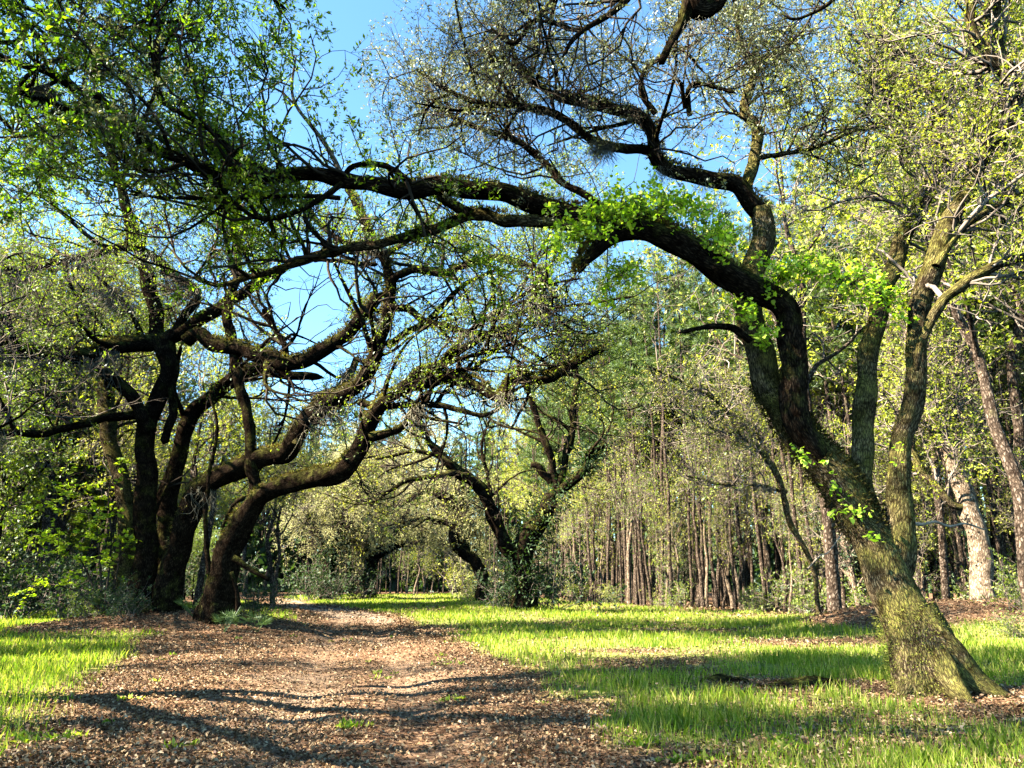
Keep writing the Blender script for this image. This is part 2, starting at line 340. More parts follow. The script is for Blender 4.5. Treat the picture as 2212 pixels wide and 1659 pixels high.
M_FERN_DARKENED = leaf_mat('shade_darkened_fern', [(0, (.018, .014, .007)), (.5, (.05, .04, .014)), (1, (.11, .11, .025))], .2, .0, (1.2, 1.2, .5), .4, 2.)
M_MOSS = leaf_mat('spanish_moss', [(0, (.14, .12, .08)), (.5, (.30, .27, .19)), (1, (.46, .42, .30))], .3, .0, (1, 1, .8), .4, 2.)
M_PALM = leaf_mat('palmetto_leaf', [(0, (.05, .10, .02)), (.6, (.12, .2, .04)), (1, (.25, .3, .08))], .3, .08)
M_GRASS = leaf_mat('grass_blade', [(.05, (.05, .11, .010)), (.35, (.14, .235, .016)), (.6, (.28, .345, .035)), (.76, (.42, .40, .11)), (.92, (.60, .48, .22))], .5, .02, (1.3, 1.4, .45), .32, .5)
M_LITTER = leaf_mat('fallen_leaf', [(0, (.05, .02, .012)), (.35, (.11, .06, .03)), (.6, (.22, .135, .062)), (.85, (.38, .275, .155)), (1, (.54, .43, .28))], .12, .03, (1, .8, .6), .2, .8)
M_DEAD = plain_mat('dead_wood', [(.3, (.16, .12, .08)), (.7, (.36, .30, .23))], 6.)

# ------------------------------------------------------------------ ground, path
def ground_material(name, path):
    m, t, out = mat(name)
    tc = N(t, 'TexCoord')
    n1 = N(t, 'TexNoise'); n1.inputs['Scale'].default_value = 14; n1.inputs['Detail'].default_value = 6; n1.inputs['Roughness'].default_value = .75
    n2 = N(t, 'TexNoise'); n2.inputs['Scale'].default_value = .55; n2.inputs['Detail'].default_value = 4
    vo = N(t, 'TexVoronoi'); vo.inputs['Scale'].default_value = 16; vo.inputs['Randomness'].default_value = 1
    for q in (n1, n2, vo): t.links.new(tc.outputs['Object'], q.inputs['Vector'])
    sr = N(t, 'SeparateColor'); t.links.new(vo.outputs['Color'], sr.inputs[0])
    mx = N(t, 'Mix'); mx.data_type = 'FLOAT'; mx.inputs[0].default_value = .5; t.links.new(sr.outputs[0], mx.inputs[2]); t.links.new(n1.outputs[0], mx.inputs[3])
    litter = ramp(t, mx.outputs[0], [(.2, (.035, .018, .011)), (.5, (.13, .07, .038)), (.8, (.30, .19, .11))])
    sand = ramp(t, n1.outputs[0], [(.3, (.12, .08, .05)), (.6, (.27, .195, .13))])
    if path:
        at_ = N(t, 'Attribute', attribute_name='bare'); f = at_.outputs['Fac']
        mc = N(t, 'Mix'); mc.data_type = 'RGBA'; t.links.new(f, mc.inputs[0]); t.links.new(litter, mc.inputs[6]); t.links.new(sand, mc.inputs[7]); c = mc.outputs[2]
    else:
        at_ = N(t, 'Attribute', attribute_name='green'); f = at_.outputs['Fac']
        turf = ramp(t, mx.outputs[0], [(.2, (.07, .085, .02)), (.5, (.17, .20, .04)), (.8, (.38, .31, .12))])
        mc = N(t, 'Mix'); mc.data_type = 'RGBA'; t.links.new(f, mc.inputs[0]); t.links.new(litter, mc.inputs[6]); t.links.new(turf, mc.inputs[7]); c = mc.outputs[2]
    b = N(t, 'Bump'); b.inputs['Strength'].default_value = .8; b.inputs['Distance'].default_value = .03; t.links.new(mx.outputs[0], b.inputs['Height'])
    d = N(t, 'BsdfDiffuse'); t.links.new(c, d.inputs[0]); t.links.new(b.outputs[0], d.inputs['Normal']); t.links.new(d.outputs[0], out.inputs[0]); return m
def grid_axis(lo, hi, fine_lo, fine_hi, fine):
    a = list(np.arange(fine_lo, fine_hi, fine)); s = fine; x = fine_hi
    while x < hi: a.append(x); s *= 1.25; x += s
    a.append(hi); s = fine; x = fine_lo - fine
    while x > lo: a.insert(0, x); s *= 1.25; x -= s
    a.insert(0, lo); return np.array(a)
gx = grid_axis(-700, 700, -28, 26, .28); gy = grid_axis(-300, 900, 2, 50, .28)
X, Yg = np.meshgrid(gx, gy); Z = gh(X, Yg)
V = np.stack([X, Yg, Z], -1).reshape(-1, 3); nx = len(gx)
i = (np.arange(len(gy) - 1)[:, None] * nx + np.arange(nx - 1)[None]).ravel()
me = make_mesh('ground', V, [(np.stack([i, i + 1, i + nx + 1, i + nx], -1), 0)], [ground_material('leafy_soil', False)])
a = me.attributes.new('green', 'FLOAT', 'POINT'); a.data.foreach_set('value', grass_density(X, Yg).ravel().astype(np.float32))
tag(link('ground', me), kind='structure')
pl = smooth_line(np.column_stack([PATH[:, 0], PATH[:, 1], np.zeros(len(PATH)), PATH[:, 2]])[1:], .35)
T, U, _ = frames(np.column_stack([pl[:, 0], pl[:, 1], np.zeros(len(pl))])); U = nrm(np.cross(T, np.array([0, 0, 1.])))
cs = np.linspace(-1, 1, 25); hw = pl[:, 3] * .92
ed = 1 + .16 * noise2(pl[:, 0] * 2, pl[:, 1] * 2, .9)
XX = pl[:, 0][:, None] + U[:, 0][:, None] * cs[None] * (hw * ed)[:, None]; YY = pl[:, 1][:, None] + U[:, 1][:, None] * cs[None] * (hw * ed)[:, None]
ZZ = gh(XX, YY) + .012 - .03 * (np.abs(cs)[None] > .97)
i = (np.arange(len(pl) - 1)[:, None] * 25 + np.arange(24)[None]).ravel()
me = make_mesh('path', np.stack([XX, YY, ZZ], -1).reshape(-1, 3), [(np.stack([i, i + 1, i + 26, i + 25], -1), 0)], [ground_material('path_soil', True)])
bare = np.clip(.1 + .35 * np.exp(-((np.abs(cs)[None] * hw[:, None] - .8) / .5) ** 2) + .5 * noise2(XX, YY, 1.2) + np.clip((YY - 34) / 8, 0, 1), 0, 1)
a = me.attributes.new('bare', 'FLOAT', 'POINT'); a.data.foreach_set('value', bare.ravel().astype(np.float32))
tag(link('path', me), kind='structure')

# ------------------------------------------------------------------ grass and fallen leaves (nobody could count them)
def scatter(n, x0, x1, ya, yb, rng, power=1.):
    """more plants near the viewer: uniform in log distance"""
    y = np.exp(rng.uniform(math.log(ya), math.log(yb), n)); x = rng.uniform(x0, x1, n) * (y * .75 + 2.5); return x, y
def grass(n, rng):
    x, y = scatter(n, -1, 1, 5.5, 104, rng); g = grass_density(x, y); k = rng.random(n) < g * np.clip(.52 + .6 * noise2(x, y, 1.8) + .5 * noise2(x + 3, y, .45), .05, 1); x, y, g = x[k], y[k], g[k]
    n = len(x); h = rng.uniform(.04, .25, n) * (.55 + .5 * g) * (1 + .3 * noise2(x, y, 3)); wd = np.maximum(.0045, .00045 * y) * rng.uniform(.7, 1.4, n)
    z = gh(x, y) - .01; th = rng.uniform(0, 6.28, n); ln = rng.uniform(.05, .55, n); la = rng.uniform(0, 6.28, n)
    b = np.stack([x, y, z], 1); s = np.stack([np.cos(th), np.sin(th), 0 * th], 1) * wd[:, None]
    le = np.stack([np.cos(la) * ln, np.sin(la) * ln, 0 * la], 1) * h[:, None]; u = np.array([0, 0, 1.]) * h[:, None]
    V = np.stack([b - s, b + s, b + le * .3 + u * .6 + s * .75, b + le + u, b + le * .3 + u * .6 - s * .75], 1).reshape(-1, 3)
    return V, np.arange(n * 5).reshape(n, 5)
V, F = grass(900000, RNG); tag(link('grass', make_mesh('grass', V, [(F, 0)], [M_GRASS], smooth=False)), kind='stuff', label='bright green grass growing over the clearing beside the track', cat='grass')
def litter(n, rng):
    x, y = scatter(n, -1, 1, 5., 60, rng); d, hw, s = path_d(x, y); g = grass_density(x, y)
    p = np.clip(1.05 - g * 1.0, .10, 1) * np.clip(.85 + .45 * noise2(x, y, .8), .2, 1); p = p * np.where((d < hw) & (y > 33), .3, 1) * np.where(d < hw * .8, np.clip(.9 - .3 * np.exp(-((d - .8) / .4) ** 2) + .5 * noise2(x, y, 1.1), .35, 1), 1)
    k = rng.random(n) < p; x, y = x[k], y[k]; n = len(x)
    P = np.stack([x, y, gh(x, y) + rng.uniform(.012, .05, n)], 1); th = rng.uniform(0, 6.28, n)
    A = nrm(np.stack([np.cos(th), np.sin(th), rng.normal(0, .5, n)], 1)); sz = rng.uniform(.022, .07, n) * np.maximum(1, y / 16)
    return leaf_quads(P, A, sz, rng, .5, .2, 1.3)
def weeds(n, rng):
    x, y = scatter(n, -1, 1, 5.5, 34, rng); d, hw, sd = path_d(x, y); k = (d < hw + 2.5) & (noise2(x, y, .5) > .75) & (grass_density(x, y) < .5); x, y = x[k], y[k]; n = len(x) * 7
    o = np.repeat(np.stack([x, y, gh(x, y) + .02], 1), 7, 0) + rng.normal(0, .03, (n, 3)) * np.array([1, 1, .2]); A = nrm(np.column_stack([rng.normal(0, .8, (n, 2)), rng.uniform(.2, 1.2, n)]))
    return leaf_quads(o, A, rng.uniform(.04, .11, n), rng, .4, .1, .8)
V, F = weeds(26000, RNG); tag(link('weeds', make_mesh('weeds', V, [(F, 0)], [M_GRASS], smooth=False)), kind='stuff', label='small green weeds dotted over the leaf-strewn track', cat='weeds')
V, F = litter(460000, RNG); tag(link('leaf_litter', make_mesh('leaf_litter', V, [(F, 0)], [M_LITTER], smooth=False)), kind='stuff', label='brown fallen oak leaves strewn over the track and mounds', cat='leaf litter')

# ------------------------------------------------------------------ oaks: limbs traced in the photograph, each set at its own distance
class Tree:
    def __init__(s, name, base, label, cat='tree', group=None, seed=1, bark=None, ws=1.):
        s.ws = ws
        s.root = thing(name, base, label, cat, group); s.limbs = []; s.rng = np.random.default_rng(seed); s.bark = bark or M_OAK
    def limb(s, pts, w, Y, name='limb', weight=1, t0=.15, S=12, flare=None, end='point', knob=.09, bark=None, base_under=None, step=None):
        """pts in photo pixels; w: widths (even spread or per point), Y: distances likewise"""
        pts = np.array(pts, float); L = np.concatenate([[0], np.cumsum(np.hypot(*np.diff(pts, axis=0).T))]); L /= L[-1]
        ws = np.interp(L, np.linspace(0, 1, len(w)), w); Ys = np.interp(L, np.linspace(0, 1, len(Y)), Y)
        rows = []
        for (x, y), wd, yy in zip(pts, ws, Ys):
            p, t = at(x, y, yy); rows.append([*p, max(.006, .5 * wd * s.ws / FPX * t)])
        if base_under is not None:
            p = np.array(rows[0]); q = p.copy(); q[2] = gh(p[0], p[1]) - base_under; rows.insert(0, q)
        rows = np.array(rows); st = step or max(.10, rows[:, 3].mean() * .8)
        q = smooth_line(rows, st)
        n = len(q); ph = s.rng.uniform(0, 6, 3); sl = np.arange(n) * st                 # live oak limbs are never straight
        amp = np.minimum(.04, q[:, 3] * .3) * np.minimum(1, np.arange(n) / 4)
        for c in range(3): q[:, c] += amp * np.sin(sl * 2.1 + ph[c]) + amp * .5 * np.sin(sl * 4.7 + 2 * ph[c])
        P, R = q[:, :3], np.maximum(q[:, 3], .005)
        V, F, uv = tube(P, R, S, s.rng, knob, flare, end)
        o = link(name, make_mesh(name, off(V, s.root), F, [bark or s.bark], uv), s.root)
        s.limbs.append((P, R, weight, t0)); return P, R
    def limbw(s, rows, weight=1, t0=.2, S=10):
        q = smooth_line(np.array(rows, float), .3); V, F, uv = tube(q[:, :3], q[:, 3], S, s.rng, .1)
        link('limb', make_mesh('limb', off(V, s.root), F, [s.bark], uv), s.root); s.limbs.append((q[:, :3], q[:, 3], weight, t0))
    def fork(s, idx, n, L, r0, up=.25, weight=.6, wig=.5):
        """crooked secondary limbs, each a part of its own"""
        for _ in range(n):
            P, R, _w, t0 = s.limbs[s.rng.choice(idx)]; k = int(s.rng.uniform(max(.25, t0), .97) * (len(P) - 2)); tg = nrm(P[k + 1] - P[k])
            d = s.rng.normal(size=3); d = nrm(d - tg * d.dot(tg)); d = nrm(tg * .7 + d + np.array([0, .15, up])); l = s.rng.uniform(*L); m = max(6, int(l / .45))
            B = walk(P[k:k + 1], d[None], l, m, wig * .55, .05, s.rng)[0]; B = .25 * np.roll(B, 1, 0) + .5 * B + .25 * np.roll(B, -1, 0); B[0] = P[k]; B[-1] = 2 * B[-2] - B[-3]
            r = min(R[k] * .7, r0 * s.rng.uniform(.6, 1.2)); q = smooth_line(np.column_stack([B, np.linspace(r, .012, m)]), .18)
            V, F, uv = tube(q[:, :3], q[:, 3], 7, s.rng, .14); link('limb', make_mesh('limb', off(V, s.root), F, [M_OAK], uv), s.root); s.limbs.append((q[:, :3], q[:, 3], weight, .35))
    def grow(s, leafmat, twig=None, **kw):
        (BV, BF), (LV, LF) = crown(s.limbs, s.rng, **kw)
        link('branches', make_mesh('branches', off(BV, s.root), [(BF, 0)], [twig or M_TWIG]), s.root)
        link('crown', make_mesh('crown', off(LV, s.root), [(LF, 0)], [leafmat], smooth=False), s.root)
        s.limbs_done = s.limbs
    def fern(s, limbs, n, size, name='fern_growth', up=1., matl=None, lean=.6, spread=.12):
        """small fronds standing on the upper side of limbs"""
        Ps, Rs = limb_segments([(P, R, 1, t0) for P, R, t0 in limbs]); m = len(Ps); i = s.rng.integers(0, m, n); k = s.rng.integers(0, 5, n); f = s.rng.random(n)[:, None]
        c = Ps[i, k] * (1 - f) + Ps[i, k + 1] * f; tg = nrm(Ps[i, k + 1] - Ps[i, k]); r = Rs[i, k][:, None]
        d = rvec(s.rng, n) + np.array([0, 0, up]); d = nrm(d - tg * (d * tg).sum(1, keepdims=True))
        k = noise2(c[:, 0] * 2 + c[:, 2], c[:, 1] + c[:, 2], .6) > -.45; c, d, r, n = c[k], d[k], r[k], k.sum()
        A = nrm(d + s.rng.normal(0, lean, (n, 3)))
        V, F = leaf_quads(c + d * r * .95 + A * s.rng.uniform(0, spread, (n, 1)), A, size * s.rng.uniform(.5, 1.4, n), s.rng, .3, .1, .3)
        link(name, make_mesh(name, off(V, s.root), [(F, 0)], [matl or M_FERN], smooth=False), s.root)
    def moss(s, spots, strands, L, rad=.16, width=.007):
        """grey strands trailing from the limbs; spots are 3D points"""
        for p in spots:
            m = int(3.2 * strands * s.rng.uniform(.5, 1.3)); o = np.array(p) + np.clip(s.rng.normal(0, rad, (m, 3)), -1.2 * rad, 1.2 * rad) * np.array([1, 1, .3])
            P = walk(o, np.tile([0, 0, -1.], (m, 1)), s.rng.uniform(.15, 1., m) ** 1.3 * L * s.rng.uniform(.6, 1.4), 7, .5, -.22, s.rng)
            R = np.full(P.shape[:2], width) * np.array([.5, .75, .75, .75, .6, .4, .15])
            V, F = batch_tubes(P, R, 3); link('hanging_moss', make_mesh('hanging_moss', off(V, s.root), [(F, 0)], [M_MOSS]), s.root)
    def limb_points(s, idx, n, t0=.2, t1=.95):
        out = []
        for _ in range(n):
            P, R, _w, _t = s.limbs[s.rng.choice(idx)]; k = int((t0 + (t1 - t0) * s.rng.random()) * (len(P) - 1)); out.append(P[k] - np.array([0, 0, R[k] * .6]))
        return out
def base_of(px, py, Y): p, t = at(px, py, Y); return (p[0], p[1], float(gh(p[0], p[1])))

# ---- the leaning oak on the right, nearest to the viewer
RO = Tree('live_oak', base_of(2000, 1500, 12), 'nearest oak, leaning moss-streaked trunk on the right with a broken arching limb', seed=11, bark=M_OAKLIT)
RO.limb([(2010, 1510), (1982, 1420), (1958, 1340), (1928, 1254), (1886, 1170), (1830, 1080), (1775, 995), (1724, 930), (1684, 870), (1656, 825), (1638, 775), (1624, 700), (1624, 620), (1642, 530), (1640, 440)], [128, 104, 93, 90, 88, 80, 66, 54, 47, 42], [12, 12.3, 12.6, 13], 'trunk', 0, S=22, flare=(.42, .5), base_under=.25, knob=.06, step=.12)
arch = RO.limb([(1775, 1000), (1722, 890), (1706, 750), (1706, 695), (1681, 655), (1606, 612), (1556, 578), (1496, 543), (1436, 514), (1381, 498), (1325, 514), (1290, 536), (1265, 560), (1252, 590)], [36, 58, 58, 54, 52, 50, 52, 44, 14], [12.25, 11.9, 11.6], weight=0, S=18, bark=M_OAK, knob=.14)
RO.limb([(1900, 1190), (1872, 1050), (1861, 930), (1866, 830), (1876, 800), (1891, 725), (1906, 625), (1931, 565), (1966, 490), (2001, 425), (2026, 340), (2031, 250), (2041, 200), (2076, 140), (2100, 60)], [60, 44, 42, 40, 36, 30, 24, 16], [12.2, 12.8, 13.4], weight=1, t0=.5, S=14)
RO.limb([(1940, 1240), (1942, 1120), (1951, 980), (1966, 880), (1976, 775), (1991, 675), (2018, 575), (2036, 500), (2081, 425), (2131, 330), (2178, 262), (2186, 200), (2166, 150), (2151, 75), (2146, -40)], [60, 46, 46, 42, 40, 36, 34, 32], [12.2, 11.6, 11.2], weight=1, t0=.5, S=14)
RO.limb([(2186, 190), (2165, 150), (2136, 125), (2101, 60), (2091, -30)], [26, 18], [11.2, 11], S=10)
RO.limb([(1978, 800), (1996, 735), (2031, 650), (2081, 610), (2156, 575), (2260, 545)], [12, 22, 22, 20], [11.4, 10.8], S=12, weight=1, t0=.4)
RO.limb([(2022, 575), (2081, 495), (2131, 455), (2212, 415), (2280, 380)], [18, 12], [11.4, 11.6], S=10)
RO.limb([(2026, 330), (1996, 285), (1951, 250), (1916, 200), (1886, 150), (1870, 80)], [18, 14, 7], [13.2, 14], S=10, bark=M_PALE)
RO.limb([(2028, 340), (2051, 320), (2076, 270), (2131, 225), (2156, 190)], [16, 10], [13.2, 12.6], S=10, bark=M_PALE)
RO.limb([(2041, 205), (2006, 170), (1976, 130), (1926, 118)], [15, 13], [13.3, 13.5], S=10, end='broken')
RO.limb([(1640, 755), (1605, 722), (1581, 705), (1531, 705), (1466, 720)], [18, 14, 8], [12.6, 12.2], S=10, bark=M_OAK, weight=0)
#   limbs high over the track
nA = len(RO.limbs)
RO.limb([(1640, 460), (1610, 420), (1581, 400), (1506, 385), (1456, 372), (1416, 340), (1406, 285), (1371, 250), (1306, 235), (1221, 215), (1156, 175), (1106, 145), (1040, 120)], [40, 34, 30, 26, 22, 14, 8], [13, 12.4, 11.6], S=12, bark=M_OAK, t0=.3)
RO.limb([(1410, 328), (1386, 322), (1331, 317), (1281, 300), (1231, 265), (1171, 240), (1106, 228), (1050, 225), (1010, 212), (950, 185), (900, 150)], [22, 18, 14, 8], [12.7, 12.2, 12.6], S=10, bark=M_OAK)
RO.limb([(1290, 440), (1256, 415), (1206, 390), (1171, 345), (1106, 300), (1000, 265), (950, 225), (920, 180)], [16, 14, 7], [13.2, 14.5], S=10, bark=M_OAK)
RO.limb([(1622, 440), (1610, 400), (1636, 340), (1634, 280), (1606, 240), (1616, 200), (1631, 155), (1656, 125), (1690, 115), (1740, 105)], [30, 26, 22, 16, 8], [13, 13.6], S=12, t0=.3)
RO.limb([(1632, 150), (1605, 110), (1596, 80), (1591, 25), (1585, -40)], [14, 8], [13.4, 13.4], S=8)
RO.limb([(1416, 245), (1385, 200), (1395, 150), (1440, 120), (1500, 95)], [14, 7], [12.4, 12.2], S=8, bark=M_OAK)
RO.limb([(1490, 250), (1486, 195), (1510, 180), (1560, 190), (1590, 200)], [12, 7], [12.4, 12], S=8, bark=M_OAK)
RO.limb([(1480, 235), (1470, 180), (1455, 165)], [10, 8], [12.4, 12], S=8, bark=M_OAK)
RO.limb([(1640, 340), (1700, 330), (1760, 320), (1830, 290), (1900, 260)], [12, 5], [13.4, 14], S=8)
RO.limb([(1640, 640), (1570, 580), (1490, 520), (1400, 482), (1310, 466), (1232, 465), (1180, 440), (1106, 425), (1000, 410), (875, 404), (775, 395), (675, 382), (550, 379), (450, 370), (390, 345), (320, 320), (280, 265), (225, 220), (165, 190), (100, 155), (50, 145), (-40, 105)], [40, 44, 46, 40, 34, 28, 24, 18, 12], [12.8, 13.4, 13, 12, 11], S=12, bark=M_OAK, t0=.5, weight=1)
RO.limb([(1250, 490), (1200, 482), (1106, 472), (1020, 465), (925, 500), (820, 525), (780, 530), (700, 550), (625, 575), (550, 595), (475, 615), (415, 600)], [30, 26, 20, 16, 8], [13.4, 14, 14.5], S=10, bark=M_OAKLIT)
RO.limb([(950, 425), (985, 440), (1020, 463)], [22, 24], [13, 13.8], S=10, bark=M_OAKLIT, weight=0)
RO.limb([(740, 396), (700, 425), (650, 455), (590, 472), (540, 465), (500, 430), (460, 390)], [14, 12, 7], [12.6, 12.4], S=8, bark=M_OAK)
RO.limb([(735, 428), (640, 422), (520, 428), (400, 430), (275, 420)], [11, 5], [12.6, 12.2], S=8, bark=M_OAK)
RO.limb([(575, 372), (500, 320), (450, 280), (400, 250), (345, 210), (338, 125), (345, 50), (320, -20)], [13, 12, 8], [12.3, 11.6], S=8, bark=M_OAK)
RO.limb([(742, 385), (700, 310), (675, 275), (640, 225), (630, 185), (640, 120)], [12, 8, 4], [12.8, 13.4], S=8, bark=M_PALE)
RO.limb([(740, 385), (765, 358), (820, 357), (860, 375), (890, 400)], [12, 14], [12.8, 13], S=8, bark=M_OAK)
RO.limb([(400, 352), (330, 370), (250, 330), (200, 260), (140, 230)], [10, 4], [11.6, 11], S=8, bark=M_OAK)
top = RO.limb([(1600, -120), (1560, -40), (1530, 10), (1500, 30), (1490, -10), (1470, 60), (1430, 135)], [40, 46, 44, 36, 18, 12], [9.4, 9], 'limb', 0, S=12, end='broken', bark=M_OAK, knob=.2)
RO.limb([(1400, -60), (1351, 0), (1306, 35), (1271, 55), (1236, 85), (1216, 125)], [20, 14, 8], [10.4, 10.2], S=8, bark=M_OAK)
RO.limb([(1240, -60), (1180, 20), (1140, 60), (1106, 95), (1060, 60)], [16, 8], [10.4, 10.4], S=8, bark=M_OAK)
RO.limb([(1306, 35), (1250, 65), (1160, 45), (1110, 70)], [9, 6], [10.4, 10.6], S=8, bark=M_OAK)
RO.limb([(1820, -20), (1780, 15), (1720, 40), (1690, 30)], [10, 5], [11, 11], S=8, bark=M_OAK)
right, high = RO.limbs[:nA], RO.limbs[nA:]
RO.fork([nA, nA + 1, nA + 2, nA + 3, nA + 5], 20, (1.2, 3.2), .04, .3)
cross = [RO.limbs[k] for k in range(nA + 9, nA + 17)]; openl = [l for l in high if not any(l is c for c in cross)]
left_half = [(P[len(P) // 2:], R[len(R) // 2:], wgt, .05) for P, R, wgt, t0 in cross]
RO.limbs = openl; RO.grow(M_LSPARSE, M_TWIG, rs=.62, n1=230, n2=7, n3=6, nl=11, L1=(.8, 2.8), L2=(.5, 1.2), L3=(.2, .55), leaf=.06, up1=.35, gate=1., r1=.035, wig=.36)
RO.limbs = left_half; RO.grow(M_LOAKD, n1=95, n2=7, n3=6, nl=10, L1=(1., 4.2), L2=(.5, 1.3), L3=(.2, .5), leaf=.10, up1=.6, gate=1., r1=.03, wig=.3)
RO.limbs = [l for l in right if l[2] > 0]; RO.grow(M_LYEL, M_GREYTWIG, n1=170, n2=7, n3=6, nl=8, L1=(.8, 3.0), L2=(.5, 1.2), L3=(.2, .5), leaf=.065, up1=.2, gate=.5, r1=.03, wig=.3)
RO.limbs = right + high
cl = RO.limbs[nA + 9]; k0, k1 = int(len(cl[0]) * .08), int(len(cl[0]) * .5)
RO.fern([(cl[0][k0:k1], cl[1][k0:k1], 0), (arch[0], arch[1], .5), (arch[0][-14:], arch[1][-14:], 0), (arch[0][-8:], arch[1][-8:] * 1.2, 0), (RO.limbs[nA][0], RO.limbs[nA][1], 0), (RO.limbs[nA + 10][0][:30], RO.limbs[nA + 10][1][:30], 0)], 8000, .075, up=2.2, spread=.05)
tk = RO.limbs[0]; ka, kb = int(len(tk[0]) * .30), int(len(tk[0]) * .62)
RO.fern([(tk[0][ka:kb], tk[1][ka:kb], 0)], 5200, .07, 'fern_growth', .5, M_FERN_DARKENED, .8, .05)  # near-black fronds modelled here to give the shaded middle of the trunk
RO.fern([(RO.limbs[0][0][:14], RO.limbs[0][1][:14] * 1.12, .0)], 7000, .032, 'moss_patch', .1, leaf_mat('trunk_moss', [(0, (.10, .12, .02)), (1, (.26, .26, .05))], .2, .0))
RO.moss(RO.limb_points([nA, nA + 1, nA + 2], 16) + [at(1470, 140, 9.1)[0], at(1500, 60, 9.1)[0], at(1720, 450, 13.5)[0], at(1700, 470, 13.3)[0], at(1640, 480, 12.9)[0]], 40, .45, .13, .004)

for rows in ([(6.05, 11.95, 1.25, .2), (6.3, 11.88, .7, .26), (6.55, 11.8, .32, .2), (6.85, 11.7, .10, .12), (7.15, 11.6, -.06, .05)], [(6.1, 11.75, .6, .2), (6.15, 11.5, .2, .16), (6.25, 11.2, -.06, .07)], [(5.95, 12.0, .5, .2), (5.7, 11.85, .16, .14), (5.45, 11.7, -.06, .06)]):
    q = smooth_line(np.array(rows), .08); V1, F1, uv = tube(q[:, :3], q[:, 3], 12, RO.rng, .12); link('buttress_root', make_mesh('buttress_root', off(V1, RO.root), F1, [M_OAKLIT], uv), RO.root)
# ---- bright new leaves of a vine on the broken arch
VB = at(1500, 540, 11.7)[0]
VN = thing('climbing_vine', tuple(VB), 'bright lime green vine leaves sprouting along the broken arching oak limb', 'vine')
r = np.random.default_rng(21)
for (cx, cy_, rx, ry, Y, m) in [(1290, 470, 60, 50, 11.5, 26), (1360, 445, 70, 40, 11.5, 26), (1430, 440, 60, 32, 11.6, 20), (1240, 510, 45, 50, 11.5, 18), (1190, 540, 30, 30, 11.5, 8), (1500, 450, 50, 34, 11.7, 15), (1540, 525, 50, 24, 11.6, 14), (1570, 500, 30, 20, 12, 6), (1350, 590, 50, 40, 11.9, 10), (1310, 630, 30, 30, 12, 5), (1680, 590, 50, 30, 11.6, 12), (1750, 590, 50, 30, 11.8, 12), (1850, 610, 60, 40, 11.7, 15), (1900, 640, 50, 40, 11.5, 14), (1590, 650, 30, 40, 11.7, 6), (1650, 720, 20, 50, 11.9, 6), (1780, 985, 40, 60, 11.75, 2), (1840, 1090, 50, 70, 11.6, 3), (1880, 1160, 30, 40, 11.55, 1), (1960, 1000, 20, 40, 11.4, 1)]:
    o = np.array([at(cx + r.normal(0, .5) * rx, cy_ + r.normal(0, .5) * ry, Y + r.normal(0, .25))[0] for _ in range(int(m * 1.7))]); m = len(o)
    d = nrm(r.normal(0, .7, (m, 3)) + np.array([0, 0, .35])); VP = walk(o - d * .18, d, r.uniform(.2, .55, m), 5, .3, .0, r)
    c0 = o.mean(0); runner = np.stack([np.linspace(c0, q[0], 5) for q in VP]); runner[:, 1:4] += r.normal(0, .03, (m, 3, 3))
    V1, F1 = merge([batch_tubes(VP, np.full(VP.shape[:2], .004), 3), batch_tubes(runner, np.full(runner.shape[:2], .005), 3)])
    sh = link('shoot', make_mesh('shoot', off(V1, VN), [(F1, 0)], [M_TWIG]), VN)
    o, d, _ = sprout(VP, np.ones(VP.shape[:2]), m * 15, r, .1, 1, 1., .1, .3); o += r.normal(0, .05, o.shape)
    V1, F1 = broad_leaves(o, d, r.uniform(.04, .10, len(o)), r); link('leaves', make_mesh('leaves', off(V1, VN), [(F1, 0)], [M_VINE], smooth=False), sh)

# ---- the many-stemmed oak on the left mound
LO = Tree('live_oak', base_of(320, 1330, 27), 'big dark many-stemmed oak on the leafy mound left of the track', seed=12, ws=.82)
LO.limb([(306, 1340), (310, 1255), (314, 1150), (315, 1080), (315, 955), (325, 900), (345, 850), (366, 800), (360, 760), (345, 725)], [92, 70, 58, 52, 54, 54, 44, 44, 52, 54], [27, 26.4], 'trunk', 0, S=20, flare=(.5, .6), base_under=.3)
LO.limb([(285, 1340), (272, 1240), (275, 1150), (268, 1050), (240, 980), (236, 900), (215, 820)], [60, 46, 40, 40], [27.6, 28.5], weight=1, t0=.7, S=14, flare=(.4, .5), base_under=.3, bark=M_OAKLIT)
LO.limb([(325, 930), (300, 885), (280, 855), (240, 815), (195, 778)], [34, 32, 28], [26.4, 25.6], S=12, weight=0)
LO.limb([(355, 735), (300, 745), (240, 750), (190, 768), (100, 770), (40, 760), (-20, 740), (-120, 700)], [44, 42, 40, 30, 22], [26.4, 25, 23.5], S=14)
LO.limb([(120, 775), (60, 750), (0, 735)], [16, 12], [25, 24.2], S=8)
LO.limb([(300, 890), (225, 905), (150, 925), (60, 935), (-20, 930), (-120, 900)], [24, 20, 16], [26.4, 24], S=10)
LO.limb([(340, 735), (332, 660), (322, 610), (306, 560), (280, 475), (265, 420), (248, 365), (240, 300), (250, 240)], [38, 36, 30, 22, 14], [26.4, 26], S=12, t0=.35)
LO.limb([(350, 740), (425, 695), (500, 650), (545, 615), (600, 590), (675, 550), (740, 535), (795, 524)], [38, 34, 24, 18, 14], [26.4, 25], S=12, t0=.3)
LO.limb([(378, 725), (393, 685), (425, 645), (420, 628), (380, 595), (350, 570), (300, 540), (240, 540), (165, 555), (85, 580), (0, 595), (-80, 590)], [24, 22, 20, 14, 10], [26.4, 24.5], S=10)
LO.limb([(310, 745), (295, 700), (280, 670), (240, 625), (200, 590)], [16, 14, 6], [26.3, 25.5], S=8)
